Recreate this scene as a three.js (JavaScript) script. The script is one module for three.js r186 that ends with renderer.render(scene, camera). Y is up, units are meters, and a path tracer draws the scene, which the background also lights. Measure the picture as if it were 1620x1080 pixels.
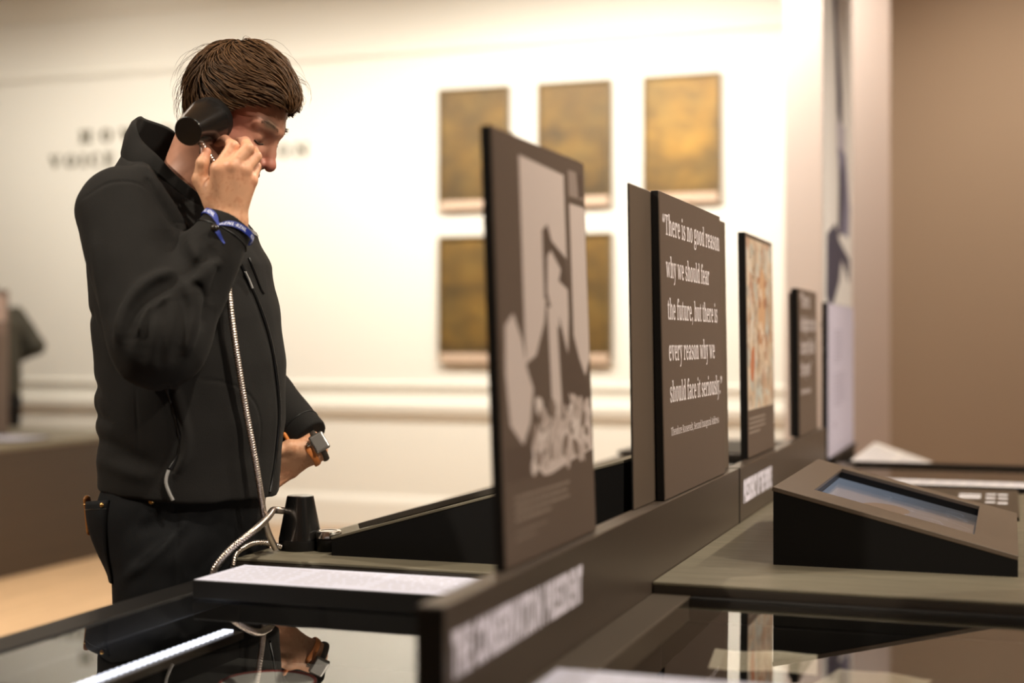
import * as THREE from 'three';
import { RoundedBoxGeometry } from 'three/addons/geometries/RoundedBoxGeometry.js';
import { mergeGeometries } from 'three/addons/utils/BufferGeometryUtils.js';
import { TextGeometry } from 'three/addons/geometries/TextGeometry.js';
import { FontLoader } from 'three/addons/loaders/FontLoader.js';
import { RectAreaLightUniformsLib } from 'three/addons/lights/RectAreaLightUniformsLib.js';
import { ImprovedNoise } from 'three/addons/math/ImprovedNoise.js';

// ---------------------------------------------------------------- camera, light, exposure
const scene = new THREE.Scene();
scene.background = new THREE.Color(0, 0, 0);
const EYE = 1.24;                                     // camera height; the divider row runs along -z
const camera = new THREE.PerspectiveCamera(26.99, 1.5, 0.05, 60);
camera.filmGauge = 36;
camera.position.set(0, EYE, 0);
camera.rotation.set(0, THREE.MathUtils.degToRad(19.28), 0);
camera.focus = 2.57;
camera.userData.fStop = 1.75;
const renderer = new THREE.WebGLRenderer({ antialias: true });
renderer.toneMapping = THREE.LinearToneMapping;
renderer.toneMappingExposure = 1.0;
renderer.shadowMap.enabled = true;
RectAreaLightUniformsLib.init();
const CEIL = 3.75;
// unseen ceiling panels for soft overhead light: [x, z, width, depth, radiance]; unseen wall washers: [x, aim y, candela]
const PANELS = [[1.5, -2.6, 1.2, 2.4, 4.2, 'unseen ceiling panel placed to light the right side of the table'], [-2.6, -1.2, 1.2, 2.4, 2.4, 'unseen ceiling panel placed to light the aisle behind the man'], [-4.6, -4.6, 1.2, 1.2, 4.0, 'smaller unseen ceiling panel placed to light the far desk aisle']];
const WASHERS = [[-7.2, 1.7, 6, 'unseen track spotlight washing the far left corner of the cream wall'], [-5.7, 1.7, 12.5, 'unseen track spotlight washing the raised lettering on the cream wall'], [-4.3, 1.5, 13, 'unseen track spotlight washing the bare wall between lettering and pictures'], [-3.1, 1.4, 18, 'unseen track spotlight washing the leftmost column of gold-brown pictures'], [-2.1, 1.4, 19, 'unseen track spotlight washing the rightmost gold-brown picture'], [-1.3, 1.4, 12, 'unseen track spotlight washing the right end of the cream wall beside the pier']];
// unseen accent spotlights, placed to light man, table, floor and wall: [from, towards, candela, half angle]
const ACCENTS = [[[1.9, 3.5, -1.2], [-0.4, 0.9, -2.0], 17, 0.6, 'nearest unseen track spotlight placed to light the table from the right'], [[1.9, 3.5, -3.6], [-0.4, 0.9, -3.9], 28, 0.6, 'second unseen track spotlight placed to light the table from the right'],
  [[-3.0, 3.5, -0.3], [-1.2, 1.35, -2.1], 26, 0.45, 'unseen track spotlight placed to light the man from above the camera side'], [[-0.3, 3.5, -4.2], [-1.3, 1.5, -2.2], 14, 0.5, 'unseen track spotlight placed to light the man from beyond the panels'],
  [[-3.6, 3.5, -4.0], [-4.2, 0, -5.3], 95, 0.55, 'unseen track spotlight placed to light the wooden floor at left'], [[0.4, 3.5, -5.2], [0.0, 1.3, -6.9], 14, 0.75, 'unseen track spotlight placed to light the dim beige wall at right'], [[0.1, 3.5, -1.4], [-1.25, 1.5, -2.2], 17, 0.4, 'unseen track spotlight placed to light the face of the man over the table'], [[1.3, 3.5, -5.0], [-0.55, 1.3, -5.0], 12, 0.5, 'unseen track spotlight placed to light the lavender panel and banner']];
const WHITE = new THREE.Color(1, 0.945, 0.85), WARM = new THREE.Color(1, 0.9, 0.74), SOFT = new THREE.Color(1, 0.88, 0.74);

// ---------------------------------------------------------------- helpers
let seed = 7;
const rnd = () => { seed = (seed * 1664525 + 1013904223) >>> 0; return seed / 4294967296; };
const names = new Map();
function numbered(n) { const k = names.get(n) || 0; names.set(n, k + 1); return k ? n + '_' + String(k).padStart(3, '0') : n; }
function shade(o) { o.castShadow = o.receiveShadow = true; return o; }
function obj(name, geo, mat, parent = scene) {
  const m = shade(new THREE.Mesh(Array.isArray(geo) ? mergeGeometries(geo.map((g) => (g.index ? g.toNonIndexed() : g))) : geo, mat));
  m.name = parent === scene ? numbered(name) : name;
  parent.add(m);
  return m;
}
function tag(o, label, category, group, kind) {
  Object.assign(o.userData, { label, category });
  if (group) o.userData.group = group;
  if (kind) o.userData.kind = kind;
  return o;
}
function thing(name, label, category, [x, y, z] = [0, 0, 0], group) {
  const o = new THREE.Group(); o.name = numbered(name); o.position.set(x, y, z); scene.add(o);
  return tag(o, label, category, group);
}
function struct(name, geo, mat) { const m = obj(name, geo, mat); m.userData.kind = 'structure'; return m; }
const V = (x, y, z) => new THREE.Vector3(x, y, z);
// chamfered box between two corners (x0,y0,z0)-(x1,y1,z1)
function box(x0, y0, z0, x1, y1, z1, r = 0.002) {
  const w = Math.abs(x1 - x0), h = Math.abs(y1 - y0), d = Math.abs(z1 - z0);
  const g = new RoundedBoxGeometry(w, h, d, 2, Math.min(r, w / 2.1, h / 2.1, d / 2.1));
  g.translate((x0 + x1) / 2, (y0 + y1) / 2, (z0 + z1) / 2);
  return g;
}
function plainBox(x0, y0, z0, x1, y1, z1) {
  const g = new THREE.BoxGeometry(Math.abs(x1 - x0), Math.abs(y1 - y0), Math.abs(z1 - z0));
  g.translate((x0 + x1) / 2, (y0 + y1) / 2, (z0 + z1) / 2);
  return g;
}
const tube = (pts, r, seg = 60, rad = 8) => new THREE.TubeGeometry(new THREE.CatmullRomCurve3(pts), seg, r, rad);
function canvas(w, h, draw) {
  const c = document.createElement('canvas'); c.width = w; c.height = h;
  const g = c.getContext('2d'); draw(g, w, h);
  const t = new THREE.CanvasTexture(c); t.colorSpace = THREE.SRGBColorSpace; t.anisotropy = 8;
  return t;
}
const noise = new ImprovedNoise();
const fbm = (x, y, z, n = 4) => { let s = 0, a = 0.5; for (let i = 0; i < n; i++) { s += a * noise.noise(x, y, z); x *= 2.03; y *= 2.01; z *= 2.02; a *= 0.5; } return s; };
// a data texture from a function (u,v) -> [r,g,b] in 0..1 sRGB (or data)
function dataTex(w, h, f, srgb = true) {
  const d = new Uint8Array(w * h * 4);
  for (let j = 0; j < h; j++) for (let i = 0; i < w; i++) {
    const c = f(i / w, j / h), o = (j * w + i) * 4;
    for (let k = 0; k < 3; k++) d[o + k] = Math.max(0, Math.min(255, (c.length ? c[k] : c) * 255));
    d[o + 3] = 255;
  }
  const t = new THREE.DataTexture(d, w, h); t.magFilter = THREE.LinearFilter; t.wrapS = t.wrapT = THREE.RepeatWrapping;
  if (srgb) t.colorSpace = THREE.SRGBColorSpace;
  t.needsUpdate = true;
  return t;
}
const lin = (r, g, b) => new THREE.Color().setRGB(r, g, b);
const std = (color, roughness = 0.6, o = {}) => new THREE.MeshStandardMaterial({ color, roughness, ...o });

// ---------------------------------------------------------------- materials
const grainTex = dataTex(512, 512, (u, v) => { const a = 0.84 + 0.13 * fbm(u * 3, v * 60, 1.7) + 0.08 * fbm(u * 20, v * 200, 4.2); return [a, a, a]; });
const greyWood = grainTex.clone(); greyWood.repeat.set(1, 1); greyWood.needsUpdate = true;
const plasterBump = dataTex(256, 256, (u, v) => { const a = 0.5 + 0.4 * fbm(u * 40, v * 40, 9.1); return [a, a, a]; }, false);
plasterBump.repeat.set(2, 2);
const M = {
  wall: std(lin(0.80, 0.77, 0.69), 0.85, { bumpMap: plasterBump, bumpScale: 0.0006 }),
  trim: std(lin(0.82, 0.79, 0.71), 0.6),
  pier: std(lin(0.64, 0.53, 0.47), 0.85),
  dimBeigeWall: std(lin(0.43, 0.305, 0.215), 0.8),  // beige paint darkened to brown, dim light put into the colour
  ceiling: std(lin(0.60, 0.43, 0.25), 0.9),  // orange tint chosen for a warm bounce on the upper wall
  floor: std(lin(0.60, 0.40, 0.235), 0.42, { map: grainTex }),
  black: new THREE.MeshPhysicalMaterial({ color: lin(0.009, 0.008, 0.0075), roughness: 0.45, specularIntensity: 0.45 }),
  blackMatte: new THREE.MeshPhysicalMaterial({ color: lin(0.0075, 0.0068, 0.0066), roughness: 0.65, specularIntensity: 0.35 }),
  plastic: new THREE.MeshPhysicalMaterial({ color: lin(0.008, 0.0075, 0.0072), roughness: 0.24, clearcoat: 0.6, clearcoatRoughness: 0.12 }),
  taupe: std(lin(0.125, 0.092, 0.068), 0.46),
  taupeGloss: std(lin(0.078, 0.058, 0.044), 0.36),
  slab: std(lin(0.27, 0.235, 0.165), 0.5, { map: greyWood }),
  slabEdge: std(lin(0.045, 0.032, 0.022), 0.55, { map: greyWood }),
  frameStrip: std(lin(0.10, 0.078, 0.058), 0.4, { metalness: 0.3 }),
  steel: std(lin(0.76, 0.66, 0.59), 0.3, { metalness: 1 }),
  chrome: std(lin(0.75, 0.73, 0.70), 0.15, { metalness: 1 }),
  paper: std(lin(0.72, 0.70, 0.74), 0.75),  // faint blue tint stands in for cool lamp light
  oldPaper: std(lin(0.62, 0.54, 0.40), 0.8),
  glass: new THREE.MeshPhysicalMaterial({ color: lin(0.97, 0.98, 0.97), roughness: 0, transmission: 1, thickness: 0, ior: 2.05 }),
  felt: std(lin(0.02, 0.018, 0.016), 0.9),
  darkWood: std(lin(0.062, 0.037, 0.02), 0.5, { map: grainTex }),
  gold: std(lin(0.72, 0.44, 0.16), 0.3, { metalness: 1 }),
};
const glow = (c, k) => new THREE.MeshStandardMaterial({ color: 0x111111, emissive: c, emissiveIntensity: k });

// ---------------------------------------------------------------- room
struct('floor', plainBox(-9.3, -0.1, 3.2, 4.3, 0, -9), M.floor);
{ const g = scene.children.at(-1).geometry, p = g.attributes.position, uv = g.attributes.uv; for (let i = 0; i < p.count; i++) uv.setXY(i, p.getZ(i) * 0.4, p.getX(i) * 0.4); }
struct('ceiling', plainBox(-9.3, CEIL, 3.2, 4.3, CEIL + 0.1, -9), M.ceiling);
struct('wall_back', plainBox(-9.3, 0, -8.65, 4.3, CEIL, -8.85), M.wall);
struct('wall_left', plainBox(-9.3, 0, 3.2, -9.1, CEIL, -8.65), M.wall);
struct('wall_right', plainBox(4.1, 0, 3.2, 4.3, CEIL, -8.65), M.dimBeigeWall);
struct('wall_front', plainBox(-9.1, 0, 3.0, 4.1, CEIL, 3.2), M.dimBeigeWall);
struct('wall_pier', box(-1.114, 0, -7.5, -0.5, CEIL, -8.65, 0.004), M.pier);
struct('wall_dim_beige', box(-0.531, 0, -6.9, 4.1, CEIL, -7.52, 0.004), M.dimBeigeWall);
// mouldings along the back wall, each a swept profile (height, projection)
function mould(name, y, prof, x0 = -9.1, x1 = -1.114) {
  const s = new THREE.Shape(); s.moveTo(0, 0); prof.forEach(([py, pz]) => s.lineTo(pz, py)); s.lineTo(0, prof.at(-1)[0]);
  const g = new THREE.ExtrudeGeometry(s, { depth: x1 - x0, bevelEnabled: false });
  g.rotateY(Math.PI / 2); g.scale(1, 1, -1);                       // depth runs along x, projection along +z
  const p = g.attributes.position;
  const idx = Array.from({ length: p.count / 3 }, (_, i) => [i * 3, i * 3 + 2, i * 3 + 1]).flat();
  g.setIndex(idx); g.computeVertexNormals();
  g.translate(x0, y, -8.65);
  struct(name, g.toNonIndexed(), M.trim);
}
mould('baseboard_back', 0, [[0, 0.02], [0.17, 0.02], [0.20, 0.012], [0.215, 0.004]]);
mould('trim_1', 0.725, [[0, 0.012], [0.03, 0.03], [0.075, 0.045], [0.105, 0.045], [0.12, 0.02]]);
mould('trim_2', 0.93, [[0, 0.012], [0.012, 0.022], [0.03, 0.022], [0.04, 0.008]]);
mould('trim_3', 3.13, [[0, 0.012], [0.02, 0.03], [0.045, 0.03], [0.06, 0.01]]);
mould('trim_4', 3.56, [[0, 0.015], [0.03, 0.05], [0.09, 0.10], [0.17, 0.16], [0.19, 0.16]]);

// lamps, all out of view, placed for their light: ceiling panels, washers, accents
for (const [x, z, w, d, k, l] of PANELS) {
  const t = thing('unseen_ceiling_light', l, 'ceiling light', [x, CEIL, z], 'unseen ceiling panels');
  obj('light_frame', [plainBox(-w / 2 - 0.04, -0.05, -d / 2 - 0.04, -w / 2, 0, d / 2 + 0.04), plainBox(w / 2, -0.05, -d / 2 - 0.04, w / 2 + 0.04, 0, d / 2 + 0.04), plainBox(-w / 2, -0.05, -d / 2 - 0.04, w / 2, 0, -d / 2), plainBox(-w / 2, -0.05, d / 2, w / 2, 0, d / 2 + 0.04)], M.trim, t);
  obj('light_diffuser', plainBox(-w / 2, -0.03, -d / 2, w / 2, -0.005, d / 2), glow(SOFT, 0.9), t);
  const lamp = new THREE.RectAreaLight(SOFT, k, w, d); lamp.position.set(x, CEIL - 0.055, z); lamp.rotation.x = -Math.PI / 2; scene.add(lamp); lamp.name = 'unseen_panel_light';
}
function spotlight(label, group, p, aim, k, cone, soft = 2.5, tint = WARM) {
  const t = thing('unseen_track_spotlight', label, 'spotlight', [p.x, p.y, p.z], group);
  const body = new THREE.Group(); body.name = 'lamp_head'; body.lookAt(aim.clone().sub(p)); t.add(body);
  const shell = new THREE.LatheGeometry([[0.035, -0.1], [0.045, -0.09], [0.05, 0.06], [0.05, 0.075], [0.044, 0.075], [0.044, 0.05], [0.0, 0.045]].map(([a, b]) => new THREE.Vector2(a, b)), 24); shell.rotateX(Math.PI / 2);
  obj('lamp_shell', shell, M.trim, body);
  const lens = new THREE.CylinderGeometry(0.04, 0.04, 0.004, 24); lens.rotateX(Math.PI / 2); lens.translate(0, 0, 0.06);
  obj('lamp_lens', lens, glow(WARM, 2), body);
  const stem = new THREE.CylinderGeometry(0.012, 0.012, CEIL - p.y, 12); stem.translate(0, (CEIL - p.y) / 2, 0); obj('lamp_stem', stem, M.trim, t);
  const s = new THREE.SpotLight(tint, k, 0, cone, 0.9, 2); s.position.copy(p).addScaledVector(aim.clone().sub(p).normalize(), 0.09); s.target.position.copy(aim); s.castShadow = true; s.shadow.radius = soft; s.name = 'unseen_spot_light';
  scene.add(s, s.target);
}
for (const [x, y, k, l] of WASHERS) spotlight(l, 'unseen track spotlights along the back wall', V(x, 3.62, -6.75), V(x, y, -8.65), k, 1.05, 2.5, WHITE);
for (const [p, q, k, c, l] of ACCENTS) spotlight(l, undefined, V(...p), V(...q), k, c);

// ---------------------------------------------------------------- back wall: lettering and six-picture group
const serif = await new FontLoader().loadAsync('fonts/droid/droid_serif_bold.typeface.json');
{
  const t = thing('wall_lettering', 'two lines of raised dark bronze capital letters on the cream back wall', 'lettering', [-5.52, 2.5, -8.65]);
  const mat = std(lin(0.13, 0.11, 0.06), 0.6);
  for (const [line, y, w] of [['HOW DO YOU', 0.17, 1.62], ['VOICE YOUR OPINION', 0, 2.13]]) {
    const size = 0.088; let x = 0; const glyphs = [];
    for (const ch of line) {
      if (ch === ' ') { x += 0.075; continue; }
      const g = new TextGeometry(ch, { font: serif, size, depth: 0.012, curveSegments: 3, bevelEnabled: false }); g.computeBoundingBox();
      glyphs.push([g, x]); x += g.boundingBox.max.x + 0.016;
    }
    for (const [g, gx] of glyphs) { const m = obj('letter', g, mat, t); m.position.set((gx - x / 2) * (w / x), y, 0.001); m.scale.x = Math.min(1.15, w / x); }
  }
}
{
  const cols = [-3.52, -2.84, -2.15], W = 0.485, rows = [[2.10, 2.885], [1.11, 1.925]];
  const paint = (k) => dataTex(96, 150, (u, v) => {
    const n = fbm(u * 2.2 + k * 7, v * 5 + k, 3.3), n2 = fbm(u * 6 + k * 3, v * 14, 8.8), glowy = Math.exp(-((u - 0.55) ** 2 * 9 + (v - 0.36 - 0.05 * (k % 3)) ** 2 * 60));
    const a = 0.47 + 0.20 * n + 0.10 * n2 + 0.14 * glowy + (v > 0.6 ? 0.06 : 0) - Math.max(0, 0.12 - v) * 0.6, o = 0.5 + 0.6 * fbm(u * 3 + 5, v * 4 + k * 2, 1.2);
    const s = k > 1.5 && k < 2.5 ? 1.12 : 0.86;
    return [a * (0.85 + 0.09 * o) * s, a * 0.68 * s, a * (0.31 - 0.10 * o) * s];
  });
  const place = [['left', 0, 0], ['middle', 1, 0], ['right', 2, 0], ['left', 0, 1], ['middle', 1, 1]];
  const said = ['top left picture of the gold-brown group, partly behind the tall photograph panel', 'top middle gold-brown picture of the group on the back wall', 'top right and palest gold-brown picture, above the quotation panel',
    'lower left gold-brown picture, its right half behind the tall photograph panel', 'lower middle gold-brown picture showing as a strip right of the photograph panel'];
  place.forEach(([, c, r], k) => {
    const [y0, y1] = rows[r], h = y1 - y0;
    const t = thing('picture', said[k], 'picture', [cols[c] + W / 2, y0, -8.65]);
    const fr = std(lin(0.20, 0.13, 0.05), 0.5, { map: grainTex });
    const sill = std(lin(0.62, 0.46, 0.34), 0.6), b = 0.014;
    obj('frame_side', box(-W / 2, 0, 0, -W / 2 + b, h, 0.05), fr, t); obj('frame_side', box(W / 2 - b, 0, 0, W / 2, h, 0.05), fr, t);
    obj('frame_top', box(-W / 2 + b, h - b, 0, W / 2 - b, h, 0.05), fr, t); obj('frame_bottom', box(-W / 2 + b, 0, 0, W / 2 - b, 0.05, 0.055), sill, t);
    const p = new THREE.BoxGeometry(W - 2 * b, h - b - 0.05, 0.03); p.translate(0, (h - b + 0.05) / 2, 0.018);
    obj('painted_canvas', p, std(0xffffff, 0.55, { map: paint(k) }), t);
  });
}

// ---------------------------------------------------------------- the long display table
const GT = 0.84, ST = 0.86;                          // glass top, slab top
const L0 = -1.287, LD = -0.565, RD = -0.535, R1 = 0.215; // left edge, divider left and right face, right edge
{
  const t = thing('display_table', 'long dark display table with glazed cases either side of the divider', 'table', [0, 0, 0]);
  obj('table_base', box(L0 + 0.13, 0, -1.40, R1 - 0.1, 0.62, -4.7, 0.004), M.blackMatte, t);
  obj('table_panel', box(L0, 0.62, -1.30, R1, 0.658, -4.78, 0.003), M.black, t);
}
function displayCase(label, x0, x1, z0, z1, ledX, lid) {
  const t = thing('display_case', label, 'display case', [0, 0, 0]);
  const f = 0.064, strip = ledX ? M.black : M.frameStrip;
  obj('frame_strip', box(x0, GT - 0.035, z0, x0 + f, GT + 0.002, z1, 0.003), strip, t);
  obj('frame_strip', box(x1 - f, GT - 0.035, z0, x1, GT + 0.002, z1, 0.003), strip, t);
  obj('frame_strip', box(x0 + f, GT - 0.035, z0, x1 - f, GT + 0.002, z0 - f, 0.003), strip, t);
  obj('frame_strip', box(x0 + f, GT - 0.035, z1 + 0.02, x1 - f, GT + 0.002, z1, 0.003), M.black, t);
  obj('case_side', box(x0, 0.66, z0, x0 + 0.02, GT - 0.036, z1), M.black, t); obj('case_side', box(x1 - 0.02, 0.66, z0, x1, GT - 0.036, z1), M.black, t);
  obj('case_end', box(x0 + 0.02, 0.66, z0, x1 - 0.02, GT - 0.036, z0 - 0.02), M.black, t); obj('case_end', box(x0 + 0.02, 0.66, z1 + 0.02, x1 - 0.02, GT - 0.036, z1), M.black, t);
  obj('case_floor', box(x0 + 0.02, 0.66, z0 - 0.02, x1 - 0.02, 0.69, z1 + 0.02), M.felt, t);
  const p = new THREE.PlaneGeometry(x1 - x0 - 2 * f, Math.abs(z1 - z0) - f - 0.02); p.rotateX(-Math.PI / 2); p.translate((x0 + x1) / 2, GT - 0.0005, (z0 - f + z1 + 0.02) / 2);
  obj('glass_pane', p, M.glass, t);
  if (ledX) {
    const s = obj('light_strip', box(ledX - 0.016, GT - 0.085, z0 - 0.1, ledX + 0.022, GT - 0.072, -2.045), M.frameStrip, t);
    const g = plainBox(-0.009, 0, -0.0036, 0.009, 0.004, 0.0036), m = glow(lin(0.86, 0.88, 1), 2.8);
    for (let z = -1.42; z > -2.03; z -= 0.0145) obj('led', g, m, s).position.set(ledX, GT - 0.072, z);
    const l = new THREE.RectAreaLight(lin(0.86, 0.88, 1), 3, 0.012, 0.62); l.position.set(ledX, GT - 0.066, -1.72); l.rotation.x = Math.PI / 2; l.name = 'led_light'; scene.add(l);
  }
  return t;
}
displayCase('glazed display case left of the divider, with a white light strip inside', L0, LD, -1.30, -2.2, -1.2);
displayCase('glazed display case at lower right with old papers under its glass', RD, R1, -1.30, -2.2);
displayCase('far glazed display case beyond the white text strip at right', RD, R1, -3.80, -4.78);
displayCase('far left glazed case hidden behind the standing panels', L0, LD, -3.80, -4.78);
// grey wood counters between the cases
for (const [x0, x1, l] of [[RD + 0.001, R1, 'grey wood counter carrying the touchscreen wedge at right'], [L0, LD - 0.001, 'grey wood counter carrying the black cup and the sloping board']]) {
  const t = thing('counter_slab', l, 'counter', [0, 0, 0]);
  obj('slab_top', box(x0, ST - 0.006, -2.2, x1, ST, -3.77, 0.002), M.slab, t);
  obj('counter_core', box(x0 + 0.005, 0.66, -2.215, x1 - 0.005, GT - 0.003, -3.785, 0.003), M.black, t);
  obj('slab_edge', box(x0 + 0.0005, GT - 0.002, -2.2005, x1 - 0.0005, ST - 0.006, -3.7695, 0.0015), M.slabEdge, t);
}
{ // table end beyond the last case
  const t = thing('end_counter', 'dark end counter beyond the far case carrying the lavender panel', 'counter', [0, 0, 0]);
  obj('slab_top', box(L0, 0.846, -4.79, -0.545, ST, -5.5), M.slabEdge, t);
  obj('counter_core', box(L0 + 0.01, 0, -4.79, -0.55, 0.846, -5.49), M.black, t);
}

// printed faces
const inkText = (g, lines, x, y, lh, font, color, squeeze = 1) => { g.fillStyle = color; g.font = font; g.textBaseline = 'alphabetic'; lines.forEach((l, i) => { g.save(); g.translate(x, y + i * lh); g.scale(squeeze, 1); g.fillText(l, 0, 0); g.restore(); }); };
function rows(g, x, y, w, n, lh, color, th) { g.fillStyle = color; for (let i = 0; i < n; i++) { let cx = x; const end = x + w * (i === n - 1 ? 0.6 : 0.9 + 0.1 * rnd()); while (cx < end) { const ww = Math.min(end - cx, th * (1.2 + 3 * rnd())); g.fillRect(cx, y + i * lh, ww, th); cx += ww + th * 0.7; } } }
const INK = '#ece3e6', TAUPE = '#67574c';
const fit = (g, s, x, y, w, h, font, color) => { g.save(); g.font = font; const m = g.measureText(s).width; g.translate(x, y); g.scale(w / m, 1); g.fillStyle = color; g.textBaseline = 'alphabetic'; g.fillText(s, 0, 0); g.restore(); };

// the divider boards the panels stand on
function divider(label, z0, z1, word, tz0, tz1) {
  const t = thing('divider_board', label, 'divider', [0, 0, 0]);
  const y0 = GT - 0.03, y1 = 0.974;
  obj('board', box(LD, y0, z0, RD, y1, z1, 0.0015), M.taupeGloss, t);
  obj('end_cap', box(LD, y0, z0 + 0.004, RD, y1 - 0.001, z0, 0.001), M.black, t);
  obj('end_cap', box(LD, y0, z1, RD, y1 - 0.001, z1 - 0.004, 0.001), M.black, t);
  if (word) {
    const w = tz0 - tz1, h = 0.05;
    const tex = canvas(1024, 112, (g, W, H) => { g.clearRect(0, 0, W, H); fit(g, word, 0, H - 4, W, H, 'bold 142px sans-serif', '#f6f0ff'); g.strokeStyle = '#f6f0ff'; g.lineWidth = 13; g.save(); g.font = 'bold 142px sans-serif'; g.translate(0, H - 4); g.scale(W / g.measureText(word).width, 1); g.strokeText(word, 0, 0); g.restore(); });
    const p = new THREE.PlaneGeometry(w, h); p.rotateY(Math.PI / 2); p.translate(RD + 0.0006, y1 - 0.029 - h / 2, (tz0 + tz1) / 2);
    obj('lettering', p, std(0xffffff, 0.6, { map: tex, transparent: true }), t);
  }
  return t;
}
divider('near dark taupe divider board with a blurred white heading', -1.325, -2.970, 'THE CONSERVATION PRESIDENT', -1.345, -1.81);
divider('farther dark taupe divider board headed with small white capitals', -2.984, -4.46, 'PRESIDENCY OF THE PEOPLE', -3.02, -3.40);

// upright panels standing on the divider; x is the printed face, lean tips the top away from it
function panel(label, category, x, z0, z1, yTop, lean, th, tex, faceMat, extra) {
  const y0 = 0.975, w = Math.abs(z1 - z0), h = yTop - y0;
  const t = thing('upright_panel', label, category, [x, y0, (z0 + z1) / 2]);
  t.rotation.z = THREE.MathUtils.degToRad(lean);
  obj('panel_core', box(-th, 0, w / 2, -0.0012, h, -w / 2, 0.0008), M.black, t);
  obj('panel_face', box(-0.0014, 0.0003, w / 2 - 0.0004, 0, h - 0.0003, -w / 2 + 0.0004, 0.0004), faceMat || M.taupe, t);
  if (tex) { const p = new THREE.PlaneGeometry(w - 0.004, h - 0.004); p.rotateY(Math.PI / 2); p.translate(0.0004, h / 2, 0); obj('printed_face', p, std(0xffffff, 0.55, { map: tex }), t); }
  if (extra) extra(t, w, h);
  return t;
}
// monochrome print with pale and dark shapes
const photoTex = canvas(640, 880, (g, W, H) => {
  g.fillStyle = TAUPE; g.fillRect(0, 0, W, H);
  const A = '#d9c9c2', B = '#5f4f45', C = '#a08f86';
  const poly = (c, p) => { g.fillStyle = c; g.beginPath(); p.forEach(([x, y], i) => (i ? g.lineTo(x * W, y * H) : g.moveTo(x * W, y * H))); g.closePath(); g.fill(); };
  g.filter = 'none';
  poly(A, [[.25, .04], [.74, .05], [.745, .42], [.72, .52], [.66, .47], [.56, .42], [.50, .36], [.46, .44], [.36, .52], [.25, .54]]);
  poly(A, [[.80, .12], [.99, .12], [.995, .53], [.93, .58], [.86, .53], [.80, .47]]);
  poly(C, [[.80, .03], [.98, .03], [.98, .10], [.80, .10]]); poly(B, [[.90, .03], [.98, .03], [.98, .09], [.92, .10]]);
  poly(B, [[.47, .21], [.53, .19], [.57, .23], [.74, .27], [.745, .35], [.64, .33], [.67, .30], [.56, .255], [.52, .27], [.50, .38], [.47, .38]]);
  poly(A, [[.50, .40], [.60, .40], [.63, .64], [.62, .70], [.52, .70], [.51, .55]]);
  poly(B, [[.63, .42], [.72, .52], [.80, .48], [.86, .55], [.95, .60], [.99, .66], [.99, .70], [.66, .70], [.64, .6]]);
  poly(A, [[.06, .45], [.14, .42], [.22, .48], [.26, .55], [.32, .60], [.28, .68], [.2, .73], [.08, .68], [.05, .56]]);
  g.fillStyle = B; g.fillRect(.02 * W, .73 * H, .3 * W, .08 * H);
  poly(A, [[.32, .75], [.42, .68], [.50, .70], [.53, .66], [.63, .69], [.72, .66], [.76, .62], [.83, .64], [.84, .69], [.97, .64], [.99, .78], [.80, .79], [.42, .82], [.36, .80]]);
  for (let i = 0; i < 90; i++) { const x = .3 + .68 * rnd(), y = .64 + .15 * rnd(); g.fillStyle = rnd() > .5 ? '#c7b6ae' : rnd() > .5 ? '#e4d6cf' : '#8a786d'; g.beginPath(); g.ellipse(x * W, y * H, 6 + 16 * rnd(), 8 + 22 * rnd(), rnd() * 3, 0, 7); g.fill(); }
  g.fillStyle = TAUPE; g.fillRect(0, .815 * H, W, .2 * H); g.fillRect(0, .82 * H, W, H);
  rows(g, .10 * W, .845 * H, .62 * W, 4, .017 * H, '#9d8d80', 6); rows(g, .10 * W, .925 * H, .35 * W, 2, .017 * H, '#85766a', 5);
});
panel('tall near panel with a blurred black and white photograph', 'panel', -0.548, -1.545, -1.924, 1.491, 2.05, 0.0135, photoTex);
const quote = canvas(1024, 840, (g, W, H) => {
  g.fillStyle = TAUPE; g.fillRect(0, 0, W, H);
  const L = [['\u201CThere is no good reason', 0.035, 0.135, .945], ['why we should fear', 0.075, 0.275, .70], ['the future, but there is', 0.085, 0.415, .83], ['every reason why we', 0.09, 0.552, .76], ['should face it seriously.\u201D', 0.095, 0.69, .885]];
  for (const [s, x, y, w] of L) fit(g, s, x * W, y * H, w * W, 0, 'bold 80px serif', INK);
  fit(g, 'Theodore Roosevelt, Second Inaugural Address', 0.1 * W, 0.80 * H, 0.80 * W, 0, '30px serif', INK);
});
panel('dark taupe panel standing behind the quotation panel', 'panel', -0.5575, -2.177, -2.975, 1.4905, 0.9, 0.004, null);
panel('taupe panel with a white quotation on reason, fear and the future', 'panel', -0.541, -2.317, -2.846, 1.492, 1.2, 0.0135, quote);
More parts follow.
